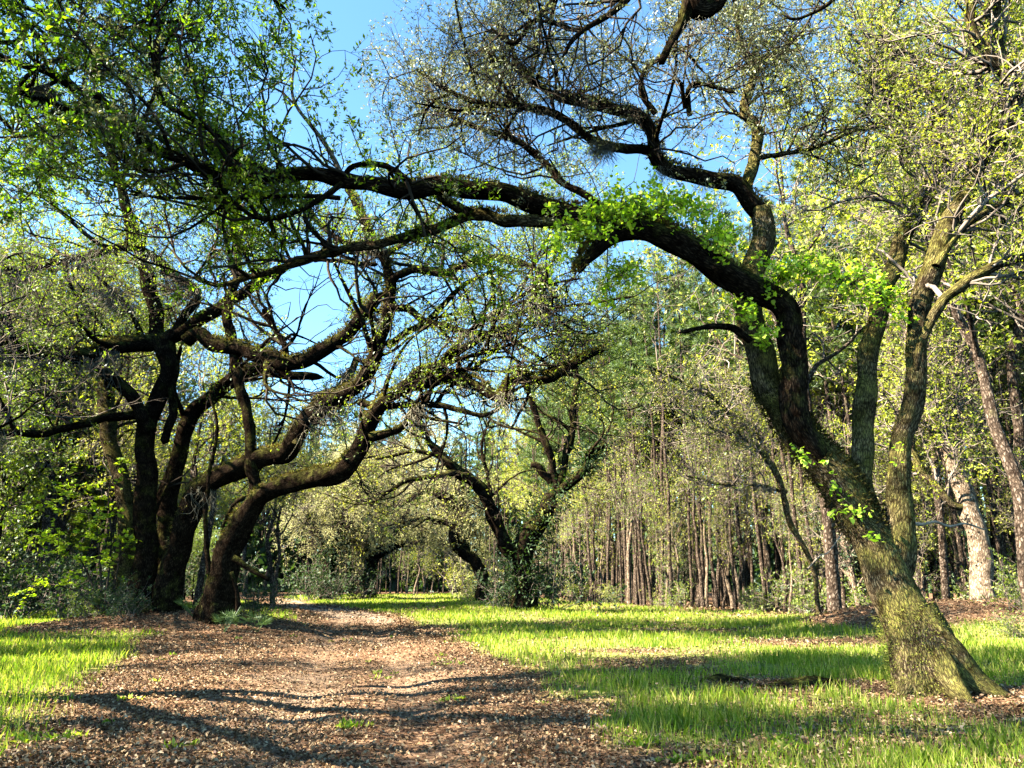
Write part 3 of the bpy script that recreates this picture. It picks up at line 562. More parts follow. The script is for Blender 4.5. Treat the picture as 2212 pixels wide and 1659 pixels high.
LO.limb([(400, 735), (425, 722), (460, 745), (510, 750), (565, 770), (625, 785), (675, 770), (750, 720), (790, 675), (822, 635)], [36, 40, 40, 38, 36, 26], [26.3, 25, 24.3], S=14, t0=.3)
LO.limb([(620, 782), (615, 745), (590, 700), (565, 668)], [18, 12], [25.2, 24.8], S=8)
LO.limb([(362, 1290), (385, 1190), (405, 1120), (428, 1065), (475, 1030), (550, 997), (612, 982), (640, 935), (690, 885), (750, 848), (790, 810), (820, 750), (835, 675), (845, 600), (825, 555), (800, 520), (770, 440), (745, 400)], [70, 62, 54, 50, 52, 50, 40, 34, 30, 26, 22, 14], [26.8, 25.5, 24.2, 24], S=16, t0=.55, flare=(.35, .6), base_under=.3)
mid = LO.limbs[-1]
LO.limb([(640, 960), (665, 900), (690, 858), (740, 835), (760, 800), (772, 770)], [30, 26, 16], [25, 25.4], S=10, bark=M_OAKLIT)
LO.limb([(352, 1280), (360, 1120), (380, 1000), (410, 910), (450, 860), (515, 812), (560, 800), (625, 808), (700, 818)], [60, 48, 42, 34, 18], [28, 28.6], S=14, t0=.5, base_under=.3, flare=(.3, .5))
LO.limb([(380, 780), (375, 830), (372, 900), (350, 960)], [18, 24], [26.4, 26.6], S=10, weight=0)
LO.limb([(845, 612), (860, 598), (890, 584), (950, 587), (1015, 571), (1056, 559), (1118, 562), (1162, 581)], [22.1, 20.8, 18.2, 10.4], [24, 22.5], S=10)
LO.limb([(680, 562), (740, 565), (815, 572)], [11.7, 13.0], [25.4, 24], S=8)
LO.limb([(840, 662), (884, 668), (915, 693), (968, 706), (1024, 718), (1074, 725), (1118, 743), (1159, 768), (1196, 800)], [20.8, 16.9, 7.8], [24, 22.5], S=10)
LO.limb([(838, 748), (874, 722), (915, 700), (956, 659), (1009, 612), (1080, 580)], [19.5, 15.6, 7.8], [24.2, 25.5], S=10)
LO.limb([(795, 528), (740, 520), (680, 470), (660, 420), (690, 360)], [18.2, 7.8], [24.2, 25], S=8)
LO.limb([(825, 552), (880, 520), (930, 470), (960, 430)], [15.6, 6.5], [24, 25], S=8)
tufts = [at(752, 655, 24.3)[0], at(735, 668, 24.3)[0], at(780, 640, 24.3)[0]]
LO.fork([0, 1, 3, 5, 6, 7, 8, 10, 11, 12, 14], 46, (2.5, 7), .085)
LO.grow(M_LOAK, zf=(8, 14, .22), back=.75, wig=.36, n1=430, n2=7, n3=6, nl=15, L1=(1.2, 5.0), L2=(.8, 2.0), L3=(.3, .8), leaf=.09, up1=.3, gate=1., r1=.07)
LO.fern([(LO.limbs[k][0], LO.limbs[k][1], .1) for k in (3, 10)] + [(mid[0], mid[1], .1)] , 8000, .11, up=2.4, spread=.05)
LO.moss(LO.limb_points([3, 5, 8, 9, 12, 13], 26), 36, 1.6, .3, .011)

# ---- the low swooping oak beside it
SO = Tree('live_oak', base_of(470, 1320, 26), 'dark oak whose low fern-topped trunk swoops right over the track', seed=13, ws=.82)
SO.limb([(464, 1322), (486, 1230), (505, 1165), (535, 1105), (575, 1066), (622, 1046), (700, 1030), (748, 1012), (772, 975), (790, 934), (821, 880), (862, 846), (915, 828)], [84, 72, 70, 66, 56, 46, 46, 52, 50, 44, 36, 28, 24], [26, 25, 23.4, 23], 'trunk', 1, .7, S=18, flare=(.35, .6), base_under=.3)
bt = SO.limbs[-1]
SO.limb([(900, 832), (937, 818), (977, 820), (1015, 828), (1040, 837), (1068, 850), (1090, 853), (1096, 837), (1112, 821), (1143, 821), (1187, 821), (1227, 793), (1274, 768), (1305, 756)], [36.4, 33.6, 28.0, 22.4, 11.2], [23.2, 22, 21.6], S=12, knob=.14)
SO.limb([(774, 868), (837, 878), (930, 875), (987, 881), (1040, 898), (1071, 887), (1118, 856)], [19.6, 16.8, 8.4], [23.6, 22], S=8)
SO.limb([(866, 838), (900, 805), (946, 790), (977, 768), (1024, 737), (1071, 715), (1087, 706), (1150, 706)], [28.0, 21.0, 9.8], [23.1, 22.3], S=10)
SO.limb([(800, 946), (846, 931), (880, 906), (893, 887), (930, 860)], [28.0, 18.2, 11.2], [23.1, 22.8], S=10)
SO.limb([(884, 884), (930, 903), (1002, 918)], [9.8, 5.6], [23, 22.4], S=8)
SO.limb([(930, 808), (990, 775), (1060, 760), (1130, 735), (1210, 720)], [14.0, 5.6], [22.8, 21.4], S=8)
SO.limb([(960, 770), (1010, 720), (1060, 680), (1140, 650), (1230, 640)], [15.4, 5.6], [22.6, 21.2], S=8)
SO.limb([(1020, 715), (1090, 660), (1170, 620), (1260, 600)], [12.6, 5.6], [22.4, 21.4], S=8)
SO.limb([(1060, 690), (1160, 670), (1270, 655), (1370, 640)], [12.6, 4.2], [22.3, 20.6], S=8)
SO.limb([(935, 815), (1000, 798), (1080, 803), (1140, 790), (1200, 760)], [11.2, 4.2], [22.8, 21.8], S=8)
SO.limb([(545, 1095), (548, 1030), (537, 930), (520, 830), (505, 770), (494, 700), (495, 650), (510, 590), (515, 525), (505, 480), (520, 400)], [33.6, 28.0, 28.0, 22.4, 16.8], [25.2, 25.8, 26], S=10, t0=.4)
SO.limb([(450, 1240), (445, 1120), (452, 1020), (470, 930), (452, 850)], [14.0, 11.2, 7.0], [25.4, 25.8], S=8, weight=0)
SO.limb([(480, 1140), (500, 1095), (530, 1070)], [8.4, 14.0], [25.2, 25.2], S=8, weight=0)
SO.fork([0, 1, 2, 3, 4, 6, 7, 8, 9, 11], 40, (2.5, 6.5), .075, .2)
SO.grow(M_LOAK, zf=(7, 14, .5), back=.7, wig=.36, n1=300, n2=6, n3=5, nl=14, L1=(1., 3.8), L2=(.7, 1.9), L3=(.3, .7), leaf=.08, up1=.3, gate=1., r1=.06)
SO.fern([(bt[0], bt[1], .25), (SO.limbs[1][0], SO.limbs[1][1], 0)], 6000, .11, up=2.4, spread=.05)
SO.moss(SO.limb_points([1, 3, 4, 7, 9], 10), 30, 1.0, .2, .012)
SO.moss([at(1172, 575, 22)[0], at(1165, 600, 22)[0], at(1162, 630, 22)[0], at(1175, 660, 22)[0]], 60, 1.3, .12, .012)

# ---- near crown reaching in from the left, its trunk outside the picture
NO = Tree('live_oak', (-12.5, 10, float(gh(-12.5, 10))), 'near oak at the left edge, only its dark leafy boughs reaching in', seed=14)
p0 = np.array([[-12.5, 10, -.3, .55], [-12.3, 10, 1.5, .42], [-11.8, 10.2, 4, .36], [-11.2, 10.6, 6.5, .28]]); q = smooth_line(p0, .25)
V1, F1, uv = tube(q[:, :3], q[:, 3], 16, NO.rng, .08, (.4, .5)); link('trunk', make_mesh('trunk', off(V1, NO.root), F1, [M_OAK], uv), NO.root)
for pts, wd, Y in [([(-560, 260), (-300, 180), (-100, 185), (0, 195), (75, 210), (165, 250), (200, 310), (240, 360)], [30, 20, 14, 6], [10.6, 11.6]),
                   ([(-560, 260), (-280, 40), (-60, -10), (100, 30), (250, 60), (420, 40)], [30, 20, 10, 5], [10.6, 12.2]),
                   ([(-560, 250), (-350, -120), (0, -140), (250, -120), (500, -60), (620, 20)], [26, 18, 12, 6], [10.6, 12.6]),
                   ([(-300, 40), (-100, 80), (30, 90), (60, 50), (150, 110), (300, 170)], [16, 9, 4], [11, 12]),
                   ([(-560, 270), (-420, -300), (-100, -420), (300, -380), (620, -260)], [26, 18, 8], [10.6, 10]),
                   ([(-560, 270), (-700, -300), (-600, -700), (-100, -800)], [26, 18, 8], [10.6, 8.5])]:
    NO.limb(pts, wd, Y, S=10, t0=.3)
NO.limbw([(-11.3, 10.5, 6.2, .24), (-10, 9.8, 8.8, .16), (-8.8, 9.2, 10.4, .11), (-8, 8.8, 11.4, .05)])
NO.limbw([(-11.4, 10.4, 5.8, .22), (-10.5, 8.2, 8.0, .16), (-8.6, 6.4, 9.6, .12), (-5.6, 5.6, 10.2, .07), (-3, 5.4, 10.4, .03)])
NO.limbw([(-11.6, 10.2, 5, .2), (-11.2, 7.5, 6.8, .14), (-9.8, 5.2, 7.6, .09), (-8, 3.8, 7.8, .04)])
NO.fork(list(range(len(NO.limbs))), 16, (2, 4.5), .06, .1)
NO.grow(M_LOAKD, n1=210, n2=7, n3=6, nl=9, L1=(.8, 3.0), L2=(.5, 1.2), L3=(.2, .5), leaf=.10, up1=.5, gate=.7, r1=.04)
NO.moss([at(95, 190, 11.4)[0], at(235, 260, 12)[0], at(100, 200, 11.4)[0]], 60, .5, .12)

# ---- the ivy-clad oak in mid field
IO = Tree('live_oak', base_of(1130, 1325, 43), 'ivy-clad forked oak standing in the grass beyond the middle of the clearing', seed=15, ws=1.12)
IO.limb([(1126, 1328), (1132, 1270), (1128, 1210), (1138, 1165), (1171, 1115), (1200, 1065)], [46, 38, 40, 40, 34, 30], [43, 42.6], 'trunk', 0, S=16, flare=(.7, .8), base_under=.2)
IO.limb([(1202, 1060), (1191, 995), (1161, 905), (1140, 850), (1118, 790)], [16, 13, 6], [42.6, 42], S=8)
IO.limb([(1204, 1055), (1231, 955), (1240, 880), (1246, 820), (1244, 750)], [17, 14, 6], [42.6, 43.4], S=8)
IO.limb([(1204, 1065), (1240, 1035), (1266, 1015), (1271, 980), (1311, 955)], [20, 16, 10], [42.6, 41.5], S=10, knob=.15)
IO.limb([(1190, 1040), (1165, 1010), (1145, 1005)], [16, 12], [42.6, 42.4], S=8, end='broken')
IO.limb([(1115, 1200), (1090, 1170), (1072, 1130), (1058, 1090), (1040, 1058), (1005, 1030), (974, 1006), (937, 968), (918, 931), (899, 890)], [28, 26, 24, 22, 14, 10], [42.8, 41.5], S=12, knob=.13)
IO.limb([(1010, 1030), (975, 1022), (930, 1030), (880, 1040), (840, 1060), (800, 1095)], [13, 9, 5], [41.6, 40], S=8)
IO.limb([(990, 1018), (950, 985), (900, 975), (850, 985), (810, 990)], [11, 5], [41.6, 41], S=8)
IO.limb([(1060, 1090), (1050, 1010), (1040, 960), (1060, 900)], [9, 4], [42, 43], S=8)
IO.fork([1, 2, 3, 5, 6, 7, 8], 22, (2., 5.5), .09, .2)
IO.grow(M_LOLIVE, n1=130, n2=6, n3=5, nl=3.6, L1=(1.2, 4.), L2=(.8, 2.), L3=(.3, .9), leaf=.15, up1=.25, gate=.6, r1=.05)
IO.fern([(IO.limbs[0][0], IO.limbs[0][1], .2), (IO.limbs[3][0], IO.limbs[3][1], 0)], 3800, .26, 'ivy', .1, M_LDARK, .8, .7)

# ---- small crooked oak beside it, farther off
CO = Tree('live_oak', base_of(1043, 1303, 60), 'small crooked oak left of the ivy-clad oak, bending towards the track', seed=16, ws=1.3)
CO.limb([(1043, 1306), (1042, 1250), (1022, 1207), (988, 1182), (979, 1145), (994, 1110), (966, 1077), (930, 1062), (895, 1070), (860, 1100)], [22, 20, 20, 18, 16, 14, 10, 6], [60, 58.5], 'trunk', 1, .4, S=12, flare=(.6, .6), base_under=.2, knob=.13)
CO.limb([(1030, 1225), (1012, 1195), (1000, 1160), (985, 1120)], [12, 8], [60, 61], S=8)
CO.limb([(990, 1150), (960, 1130), (920, 1120), (880, 1130), (850, 1150)], [9, 5], [59.5, 57], S=8)
CO.limb([(994, 1110), (1000, 1060), (975, 1020), (950, 1010)], [9, 4], [59, 60], S=8)
CO.fork([0, 2, 3], 10, (2., 5), .1, .15)
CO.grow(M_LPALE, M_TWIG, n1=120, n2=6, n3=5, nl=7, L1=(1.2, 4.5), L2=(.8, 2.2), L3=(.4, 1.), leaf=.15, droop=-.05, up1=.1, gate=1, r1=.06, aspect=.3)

# ---- far oaks with feathery hanging crowns, left of the bend
FO = Tree('live_oak', base_of(795, 1293, 78), 'far oak by the bend with feathery pale crown and low limb arching right', seed=17, ws=1.2)
FO.limb([(792, 1296), (798, 1240), (812, 1200), (850, 1177), (900, 1168), (940, 1168), (980, 1178)], [26, 22, 18, 12, 8], [78, 74], 'trunk', 1, .3, S=12, flare=(.5, .8), base_under=.3, knob=.12)
FO.limb([(800, 1240), (790, 1170), (800, 1110), (850, 1060), (900, 1030)], [18, 12, 6], [78, 74], S=8)
FO.limb([(798, 1220), (760, 1150), (740, 1080), (760, 1000), (800, 960)], [18, 12, 6], [78, 75], S=8)
FO.limb([(760, 1150), (720, 1110), (690, 1100), (660, 1130)], [12, 5], [77, 73], S=8)
FO.limb([(850, 1060), (840, 1000), (870, 950), (930, 930)], [10, 4], [75, 73], S=8)
FO.limb([(855, 1176), (880, 1130), (930, 1115), (960, 1110)], [9, 5], [76, 72], S=8)
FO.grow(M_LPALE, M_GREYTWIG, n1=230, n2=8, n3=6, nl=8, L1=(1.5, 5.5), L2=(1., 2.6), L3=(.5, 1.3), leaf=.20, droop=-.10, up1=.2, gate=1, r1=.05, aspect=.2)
FO.moss(FO.limb_points(list(range(6)), 30), 20, 2.6, .8, .03)
DO = Tree('live_oak', base_of(705, 1292, 74), 'dark far oak left of the bend, trunk wrapped in evergreen leaves', seed=18)
DO.limb([(704, 1296), (706, 1240), (722, 1190), (738, 1150), (742, 1090)], [26, 22, 18, 12], [74, 73], 'trunk', 1, .5, S=12, flare=(.5, .8), base_under=.3)
DO.limb([(712, 1215), (690, 1150), (660, 1100), (650, 1040)], [14, 6], [74, 74], S=8)
DO.limb([(735, 1160), (765, 1110), (780, 1050), (770, 1010)], [12, 5], [73.5, 72], S=8)
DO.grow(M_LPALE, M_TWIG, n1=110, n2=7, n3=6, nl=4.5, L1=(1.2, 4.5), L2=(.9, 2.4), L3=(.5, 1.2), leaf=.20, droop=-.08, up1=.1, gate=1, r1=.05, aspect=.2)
DO.fern([(DO.limbs[0][0], DO.limbs[0][1], .1)], 2600, .35, 'ivy', .0, M_LDARK, .9, 1.0)

# ---- thin bent tree and pale trunks on the right
BT = Tree('bent_tree', base_of(1772, 1345, 30), 'thin dark bent tree behind the leaning oak, curving up to the left', seed=19, bark=M_OAKLIT, ws=.62)
BT.limb([(1772, 1345), (1757, 1235), (1708, 1125), (1682, 1042), (1648, 975), (1596, 935), (1556, 870), (1480, 830), (1400, 790)], [17, 17, 20, 22, 16, 12, 8], [30, 29, 27], 'trunk', 1, .45, S=10, flare=(.4, .3), base_under=.2)
BT.limb([(1700, 1062), (1640, 1050), (1560, 1045), (1481, 1028)], [14, 12, 6], [29.4, 28.5], S=8, bark=M_OAKLIT)
BT.limb([(1660, 990), (1620, 900), (1600, 840), (1570, 800)], [12, 6], [29, 29.5], S=8)
BT.limb([(1596, 935), (1540, 925), (1490, 900), (1440, 860)], [10, 4], [28.4, 27.5], S=8)
BT.grow(M_LOLIVE, M_GREYTWIG, n1=80, n2=6, n3=5, nl=4.5, L1=(.8, 2.8), L2=(.6, 1.4), L3=(.3, .7), leaf=.10, up1=.25, gate=.3, r1=.03)
BT.moss(BT.limb_points([1], 6), 20, .4, .15, .01)
PT = Tree('pale_tree', base_of(2126, 1315, 29), 'sunlit pale smooth trunk rising from the mound behind the leaning oak', seed=20, bark=M_PALE)
PT.limb([(2124, 1320), (2118, 1205), (2096, 1105), (2060, 1000), (2024, 930), (1995, 870), (1975, 790), (1960, 700)], [50, 44, 42, 40, 34, 26, 20], [29, 30], 'trunk', 1, .5, S=16, flare=(.3, .5), base_under=.2, knob=.05)
PT.limb([(2060, 1000), (2075, 920), (2060, 830), (2080, 740)], [20, 10], [29.4, 30], S=10)
PT.limb([(2090, 1090), (2060, 1090), (2010, 1040), (1975, 985), (1960, 900)], [14, 18, 10], [29.2, 29.6], S=10, bark=M_OAKLIT)
PT.grow(M_LYEL, M_GREYTWIG, n1=90, n2=6, n3=5, nl=6, L1=(1., 3.6), L2=(.7, 1.7), L3=(.3, .8), leaf=.13, up1=.3, gate=.0, r1=.04)

# ------------------------------------------------------------------ the wood: each tree a thing, meshes shared between trees of a form
def join_tube(P, R, S, rng, knob=.05, flare=None): V, F, uv = tube(P, R, S, rng, knob, flare); return V, F, uv
def trunk_mesh(name, lines, m, rng):
    Vs, Fq, Ft, uq, ut, b = [], [], [], [], [], 0
    for P, R, S, fl in lines:
        V, F, uv = tube(P, R, S, rng, .06, fl); Vs.append(V); Fq.append(F[0][0] + b); Ft.append(F[1][0] + b); uq.append(uv[:F[0][0].size]); ut.append(uv[F[0][0].size:]); b += len(V)
    return make_mesh(name, np.vstack(Vs), [(np.vstack(Fq), 0), (np.vstack(Ft), 0)], [m], np.vstack(uq + ut))
def pine_form(seed, H):
    r = np.random.default_rng(seed); n = 14; z = np.linspace(-.4, H, n); wob = r.normal(0, .05, (n, 2)).cumsum(0) * .8; lean = r.normal(0, .018, 2)
    P = np.column_stack([wob[:, 0] + lean[0] * z, wob[:, 1] + lean[1] * z, z]); P[:2, :2] *= 0; R = np.interp(z, [0, H * .6, H], [.115, .085, .02]) * r.uniform(.7, 1.15)
    q = smooth_line(np.column_stack([P, R]), .8); tm = trunk_mesh('trunk', [(q[:, :3], q[:, 3], 8, (.3, .5))], M_PINE, r)
    nb = 46; t = r.uniform(.50, 1, nb) ** .9; o = np.stack([np.interp(t * H, z, P[:, c]) for c in range(3)], 1); az = r.uniform(0, 6.28, nb)
    d = nrm(np.stack([np.cos(az), np.sin(az), .25 + .5 * (t - .6)], 1)); L = (1.05 - t) * 4.2 + .5; PB = walk(o, d, L * r.uniform(.5, 1.1, nb), 6, .15, .04, r); RB = .025 * np.linspace(1, .3, 6)[None] * np.ones((nb, 1))
    BV, BF = batch_tubes(PB, RB, 4)
    o, d, _ = sprout(PB, RB, 420, r, .35, 1, .8, .2, .6); o2 = np.repeat(o, 9, 0); A = nrm(np.repeat(d, 9, 0) + r.normal(0, .6, (len(o2), 3)))
    LV, LF = leaf_quads(o2 + A * .02, A, r.uniform(.28, .5, len(o2)), r, .12, .03, .2)
    V, F = merge([(BV, BF)]); cm = make_mesh('crown', np.vstack([BV, LV]), [(BF, 0), (LF + len(BV), 1)], [M_TWIG, M_NEEDLE], smooth=False)
    return tm, cm
def hardwood_form(seed, H, bark, leafm, spread=1., n1=70, nl=6, leaf=.17, low=.25, twig=None, n2=6, n3=4):
    r = np.random.default_rng(seed); n = 10; z = np.linspace(-.3, H, n); wob = r.normal(0, .16 * H / 12, (n, 2)).cumsum(0); wob -= wob[0]; wob[1] *= .3
    P = np.column_stack([wob, z]); R = np.interp(z, [0, H * .5, H], [.011 * H + .03, .006 * H + .02, .015]); q = smooth_line(np.column_stack([P, R]), .5); lines = [(q[:, :3], q[:, 3], 10, (.35, .4))]; limbs = [(q[:, :3], q[:, 3], 1, low + .1)]
    for _ in range(r.integers(4, 7)):
        k = int(r.uniform(low, .8) * len(q)); az = r.uniform(0, 6.28); d = nrm(np.array([[math.cos(az) * spread, math.sin(az) * spread, .9]])); L = r.uniform(.25, .42) * H
        B = walk(q[k:k + 1, :3], d, L, 8, .22, .05, r)[0]; RB = np.linspace(q[k, 3] * .65, .012, 8); b = smooth_line(np.column_stack([B, RB]), .5); lines.append((b[:, :3], b[:, 3], 7, None)); limbs.append((b[:, :3], b[:, 3], 1, .15))
    tm = trunk_mesh('trunk', lines, bark, r); s = H / 12
    (BV, BF), (LV, LF) = crown(limbs, r, n1=n1, n2=n2, n3=n3, nl=nl, L1=(.8 * s, 3. * s), L2=(.6 * s, 1.5 * s), L3=(.3, .9), leaf=leaf, up1=.25, r1=.03, wig=.3, S=3)
    cm = make_mesh('crown', np.vstack([BV, LV]), [(BF, 0), (LF + len(BV), 1)], [twig or M_GREYTWIG, leafm], smooth=False)
    return tm, cm
def shrub_form(seed, H, leafm, n=26, leaf=.14, nl=7, aspect=.45):
    r = np.random.default_rng(seed); az = r.uniform(0, 6.28, n); d = nrm(np.stack([np.cos(az) * .55, np.sin(az) * .55, r.uniform(.6, 1.3, n)], 1)); o = np.column_stack([r.normal(0, .12 * H, (n, 2)), np.full(n, -.1)])
    P = walk(o, d, r.uniform(.5, 1.1, n) * H, 8, .2, .02, r); R = np.linspace(.018, .006, 8)[None] * np.ones((n, 1)) * H / 2.5
    V0, F0 = batch_tubes(P, R, 5); sm = make_mesh('stems', V0, [(F0, 0)], [M_GREYTWIG])
    o, d, _ = sprout(P, R, n * 9, r, .2, 1, .9, .1, .5); P2 = walk(o, d, r.uniform(.2, .5, len(o)) * H * .7, 5, .25, 0, r); R2 = np.full(P2.shape[:2], .005)
    V2, F2 = batch_tubes(P2, R2, 3); o, d, _ = sprout(P2, R2, int(len(P2) * nl), r, .1, 1, .9, .1, .5)
    LV, LF = leaf_quads(o, d, leaf * r.uniform(.6, 1.3, len(o)), r, aspect, .1, .6)
    return sm, make_mesh('foliage', np.vstack([V2, LV]), [(F2, 0), (LF + len(V2), 1)], [M_GREYTWIG, leafm], smooth=False)
def plant(name, form, parts, x, y, s, rz, label, cat, group=None, tilt=(0, 0)):
    o = thing(name, (x, y, float(gh(x, y))), label, cat, group); o.scale = (s[0], s[0], s[1]) if isinstance(s, tuple) else (s, s, s); o.rotation_euler = (tilt[0], tilt[1], rz)
    for pn, me in zip(parts, form): link(pn, me, o)
    return o
R4 = np.random.default_rng(44)
PINES = [pine_form(100 + k, h) for k, h in enumerate((23, 25, 27, 24, 28, 22))]
TC = ('trunk', 'crown')
def plant_zone(n, sampler, label, group, mind):
    pts = []; tries = 0
    while len(pts) < n and tries < 20000:
        tries += 1; x, y = sampler()
        if all((x - a) ** 2 + (y - b) ** 2 > mind ** 2 for a, b in pts): pts.append((x, y))
    for x, y in pts:
        plant('pine_tree', PINES[R4.integers(len(PINES))], TC, x, y, (R4.uniform(.8, 1.3), R4.uniform(.85, 1.1)), R4.uniform(0, 6.28), label, 'tree', group, (R4.normal(0, .02), R4.normal(0, .02)))
def s_right():
    while True:
        x, y = R4.uniform(2, 44), R4.uniform(30, 100) ; ye = np.interp(x, EDGE[:7, 0][::-1], EDGE[:7, 1][::-1])
        if ye + .5 < y < ye + 34 and R4.random() < math.exp(-(y - ye) / 14) and abs(x) < y * .72: return x, y
def s_far():
    return R4.uniform(-32, 3), 106 + 18 * R4.random() ** 1.3
def s_left():
    while True:
        x, y = R4.uniform(-62, -22), R4.uniform(38, 100)
        if 54 < y < 86 and x > -50: continue
        if (x < -30 or y > 46) and abs(x) < y * .78 and (x < np.interp(y, [46, 62, 84, 106], [-25, -26, -31, -35])): return x, y
plant_zone(205, s_right, 'tall straight slender pine in the crowded wood right of the clearing', 'pines in the wood on the right', 1.0)
plant_zone(60, s_far, 'thin straight pine in the far regular rows beyond the clearing', 'pines in rows at the far end', .8)
plant_zone(32, s_left, 'tall straight pine in the shady wood behind the left oaks', 'pines in the wood on the left', 1.5)
# near pines at the right edge
plant('pine_tree', PINES[2], TC, 20.5, 29.5, (1.25, 1.0), 1., 'thick pale-barked pine at the far right edge behind the oak stems', 'tree', None, (0, -.10))
plant('pine_tree', PINES[4], TC, 17.8, 33.0, (1.25, .95), 2., 'thinner pine just left of the thick pale-barked pine', 'tree', None, (0, -.07))
HW_Y = [hardwood_form(200 + k, 15, M_PINE, M_LYEL, .8, 60, 5, .17, .4) for k in range(3)]
HW_O = [hardwood_form(210 + k, 13, M_PINE, M_LOLIVE, .9, 55, 4.5, .17, .4) for k in range(3)]
HW_S = [hardwood_form(220 + k, 8, M_PALE, (M_LYEL, M_LOAK, M_LOLIVE, M_LDARK)[k], .7, 30, 4.2, .13, .2, None, 5, 4) for k in range(4)]
HW_D = [hardwood_form(230 + k, 11, M_OAK, M_LOAK, 1., 60, 7, .19, .1) for k in range(2)]
for x, y, s, f, lab in [(15.5, 24, 1.3, HW_Y[0], 'tall airy yellow-green tree right behind the leaning oak'), (20, 27, 1.5, HW_Y[1], 'tall airy yellow-green tree nearest the right edge'), (13.2, 33, 1.5, HW_Y[2], 'tall yellow-leaved tree behind the bent tree'), (23, 35, 1.75, HW_Y[0], 'tallest yellow-green tree behind the mound on the right')]:
    plant('broadleaf_tree', f, TC, x, y, s, R4.uniform(0, 6), lab, 'tree')
def fill(n, sampler, forms, smin, smax, label, group, name='broadleaf_tree', parts=TC, cat='tree'):
    for _ in range(n):
        x, y = sampler(); plant(name, forms[R4.integers(len(forms))], parts, x, y, R4.uniform(smin, smax), R4.uniform(0, 6.28), label, cat, group, (R4.normal(0, .05), R4.normal(0, .05)))
def s_edge(lo=0, hi=9, x0=3, x1=30):
    def f():
        while True:
            x = R4.uniform(x0, x1); y = np.interp(x, EDGE[:7, 0][::-1], EDGE[:7, 1][::-1]) + R4.uniform(lo, hi)
            if abs(x) < y * .74: return x, y
    return f
fill(34, s_edge(6, 24), HW_Y + HW_O, .9, 1.35, 'tall broadleaf tree with thin olive foliage among the right-hand pines', 'broadleaf trees among the pines')
fill(28, s_edge(0, 9), HW_S, .7, 1.2, 'slender young tree with sparse olive leaves along the right wood edge', 'young trees at the wood edge')
fill(16, lambda: (R4.uniform(-20, 2), R4.uniform(105, 112)), HW_S, .8, 1.4, 'olive young tree at the foot of the far pine rows', 'young trees before the far pines')
def s_left2():
    while True:
        x, y = R4.uniform(-44, -20), R4.uniform(38, 80)
        if 54 < y < 86 and x > -46: continue
        if (x < -29 or y > 47) and x < np.interp(y, [46, 62, 84, 106], [-24, -25, -30, -34]): return x, y
fill(40, s_left2, HW_O + HW_Y + HW_D, .8, 1.35, 'leafy broadleaf tree crowding the wood behind the left oaks', 'broadleaf trees in the left wood')
for x, y, s, f in [(-22, 33, 1.1, HW_D[0]), (-19, 37, .9, HW_O[1]), (-27, 36, 1.2, HW_D[1]), (-17.5, 42, 1.0, HW_Y[1]), (-14, 47, .8, HW_O[2])]:
    plant('broadleaf_tree', f, TC, x, y, s, R4.uniform(0, 6), {-22: 'dark broadleaf tree just left of the oak mound', -19: 'olive tree showing between the stems of the big oak', -27: 'dark broadleaf tree at the left edge beyond the grass', -17.5: 'yellow-green tree behind the big oak', -14: 'small olive tree behind the swooping oak'}[x], 'tree')
SAP = [hardwood_form(250 + k, 9.5, (M_PALE, M_PINE)[k % 2], (M_LYEL, M_LOAK)[k // 2], .45, 22, 3, .12, .5, None, 5, 4) for k in range(4)]
fill(45, s_edge(-.3, 8), SAP, .55, 1.25, 'thin straight sapling with a bare pale stem at the right wood edge', 'saplings at the wood edge', 'sapling')
SH_D = [shrub_form(300 + k, 2.6, M_LDARK, 26, .15) for k in range(3)]; SH_G = [shrub_form(310 + k, 2.2, (M_LOAK, M_LOLIVE)[k % 2], 22, .13, 6) for k in range(3)]; SF = ('stems', 'foliage')
fill(26, s_edge(-.5, 4), SH_G, .6, 1.5, 'low leafy shrub at the foot of the right-hand wood', 'shrubs along the right wood edge', 'shrub', SF, 'shrub')
fill(16, s_left2, SH_D, .9, 2., 'dark evergreen shrub in the shade of the left wood', 'evergreen shrubs in the left wood', 'shrub', SF, 'shrub')
for x, y, s, f, lab in [(-25, 35.5, 1.7, SH_D[0], 'dark evergreen bush at the left edge above the sunlit grass'), (-21.5, 35, 1.5, SH_D[1], 'dark evergreen bush beside the young maple'), (-18.5, 34, 1.1, SH_D[2], 'low dark bush left of the oak mound'), (-14.0, 74, 1.5, SH_D[0], 'dark evergreen bush at the foot of the far arching oak'), (-18.2, 72, 1.6, SH_D[1], 'dark evergreen bush under the far dark oak'), (-16, 71, 1.1, SH_D[2], 'small dark bush between the two far oaks'), (-8.6, 27, .55, SH_D[0], 'small dark bush at the right foot of the swooping oak'), (-12.2, 25.6, .5, SH_D[1], 'small dark bush before the big oak trunk'), (-13.8, 26, .45, SH_G[0], 'scrappy green bush left of the big oak trunk'), (1.6, 43.6, 1.5, SH_D[1], 'dark evergreen bush right of the ivy-clad oak'), (-.6, 44.5, 1.1, SH_D[2], 'dark evergreen bush behind the ivy-clad oak'), (-5.0, 86, 2.2, SH_G[1], 'sunlit rounded bush left of the crooked oak'), (-3.2, 62, .8, SH_G[0], 'low bush at the foot of the crooked oak'), (14.3, 22.8, .45, SH_G[2], 'small bush on the near side of the right mound'), (16.6, 26, .8, SH_G[0], 'feathery green bush beside the pale trunk')]:
    plant('shrub', f, SF, x, y, s, R4.uniform(0, 6), lab, 'shrub')

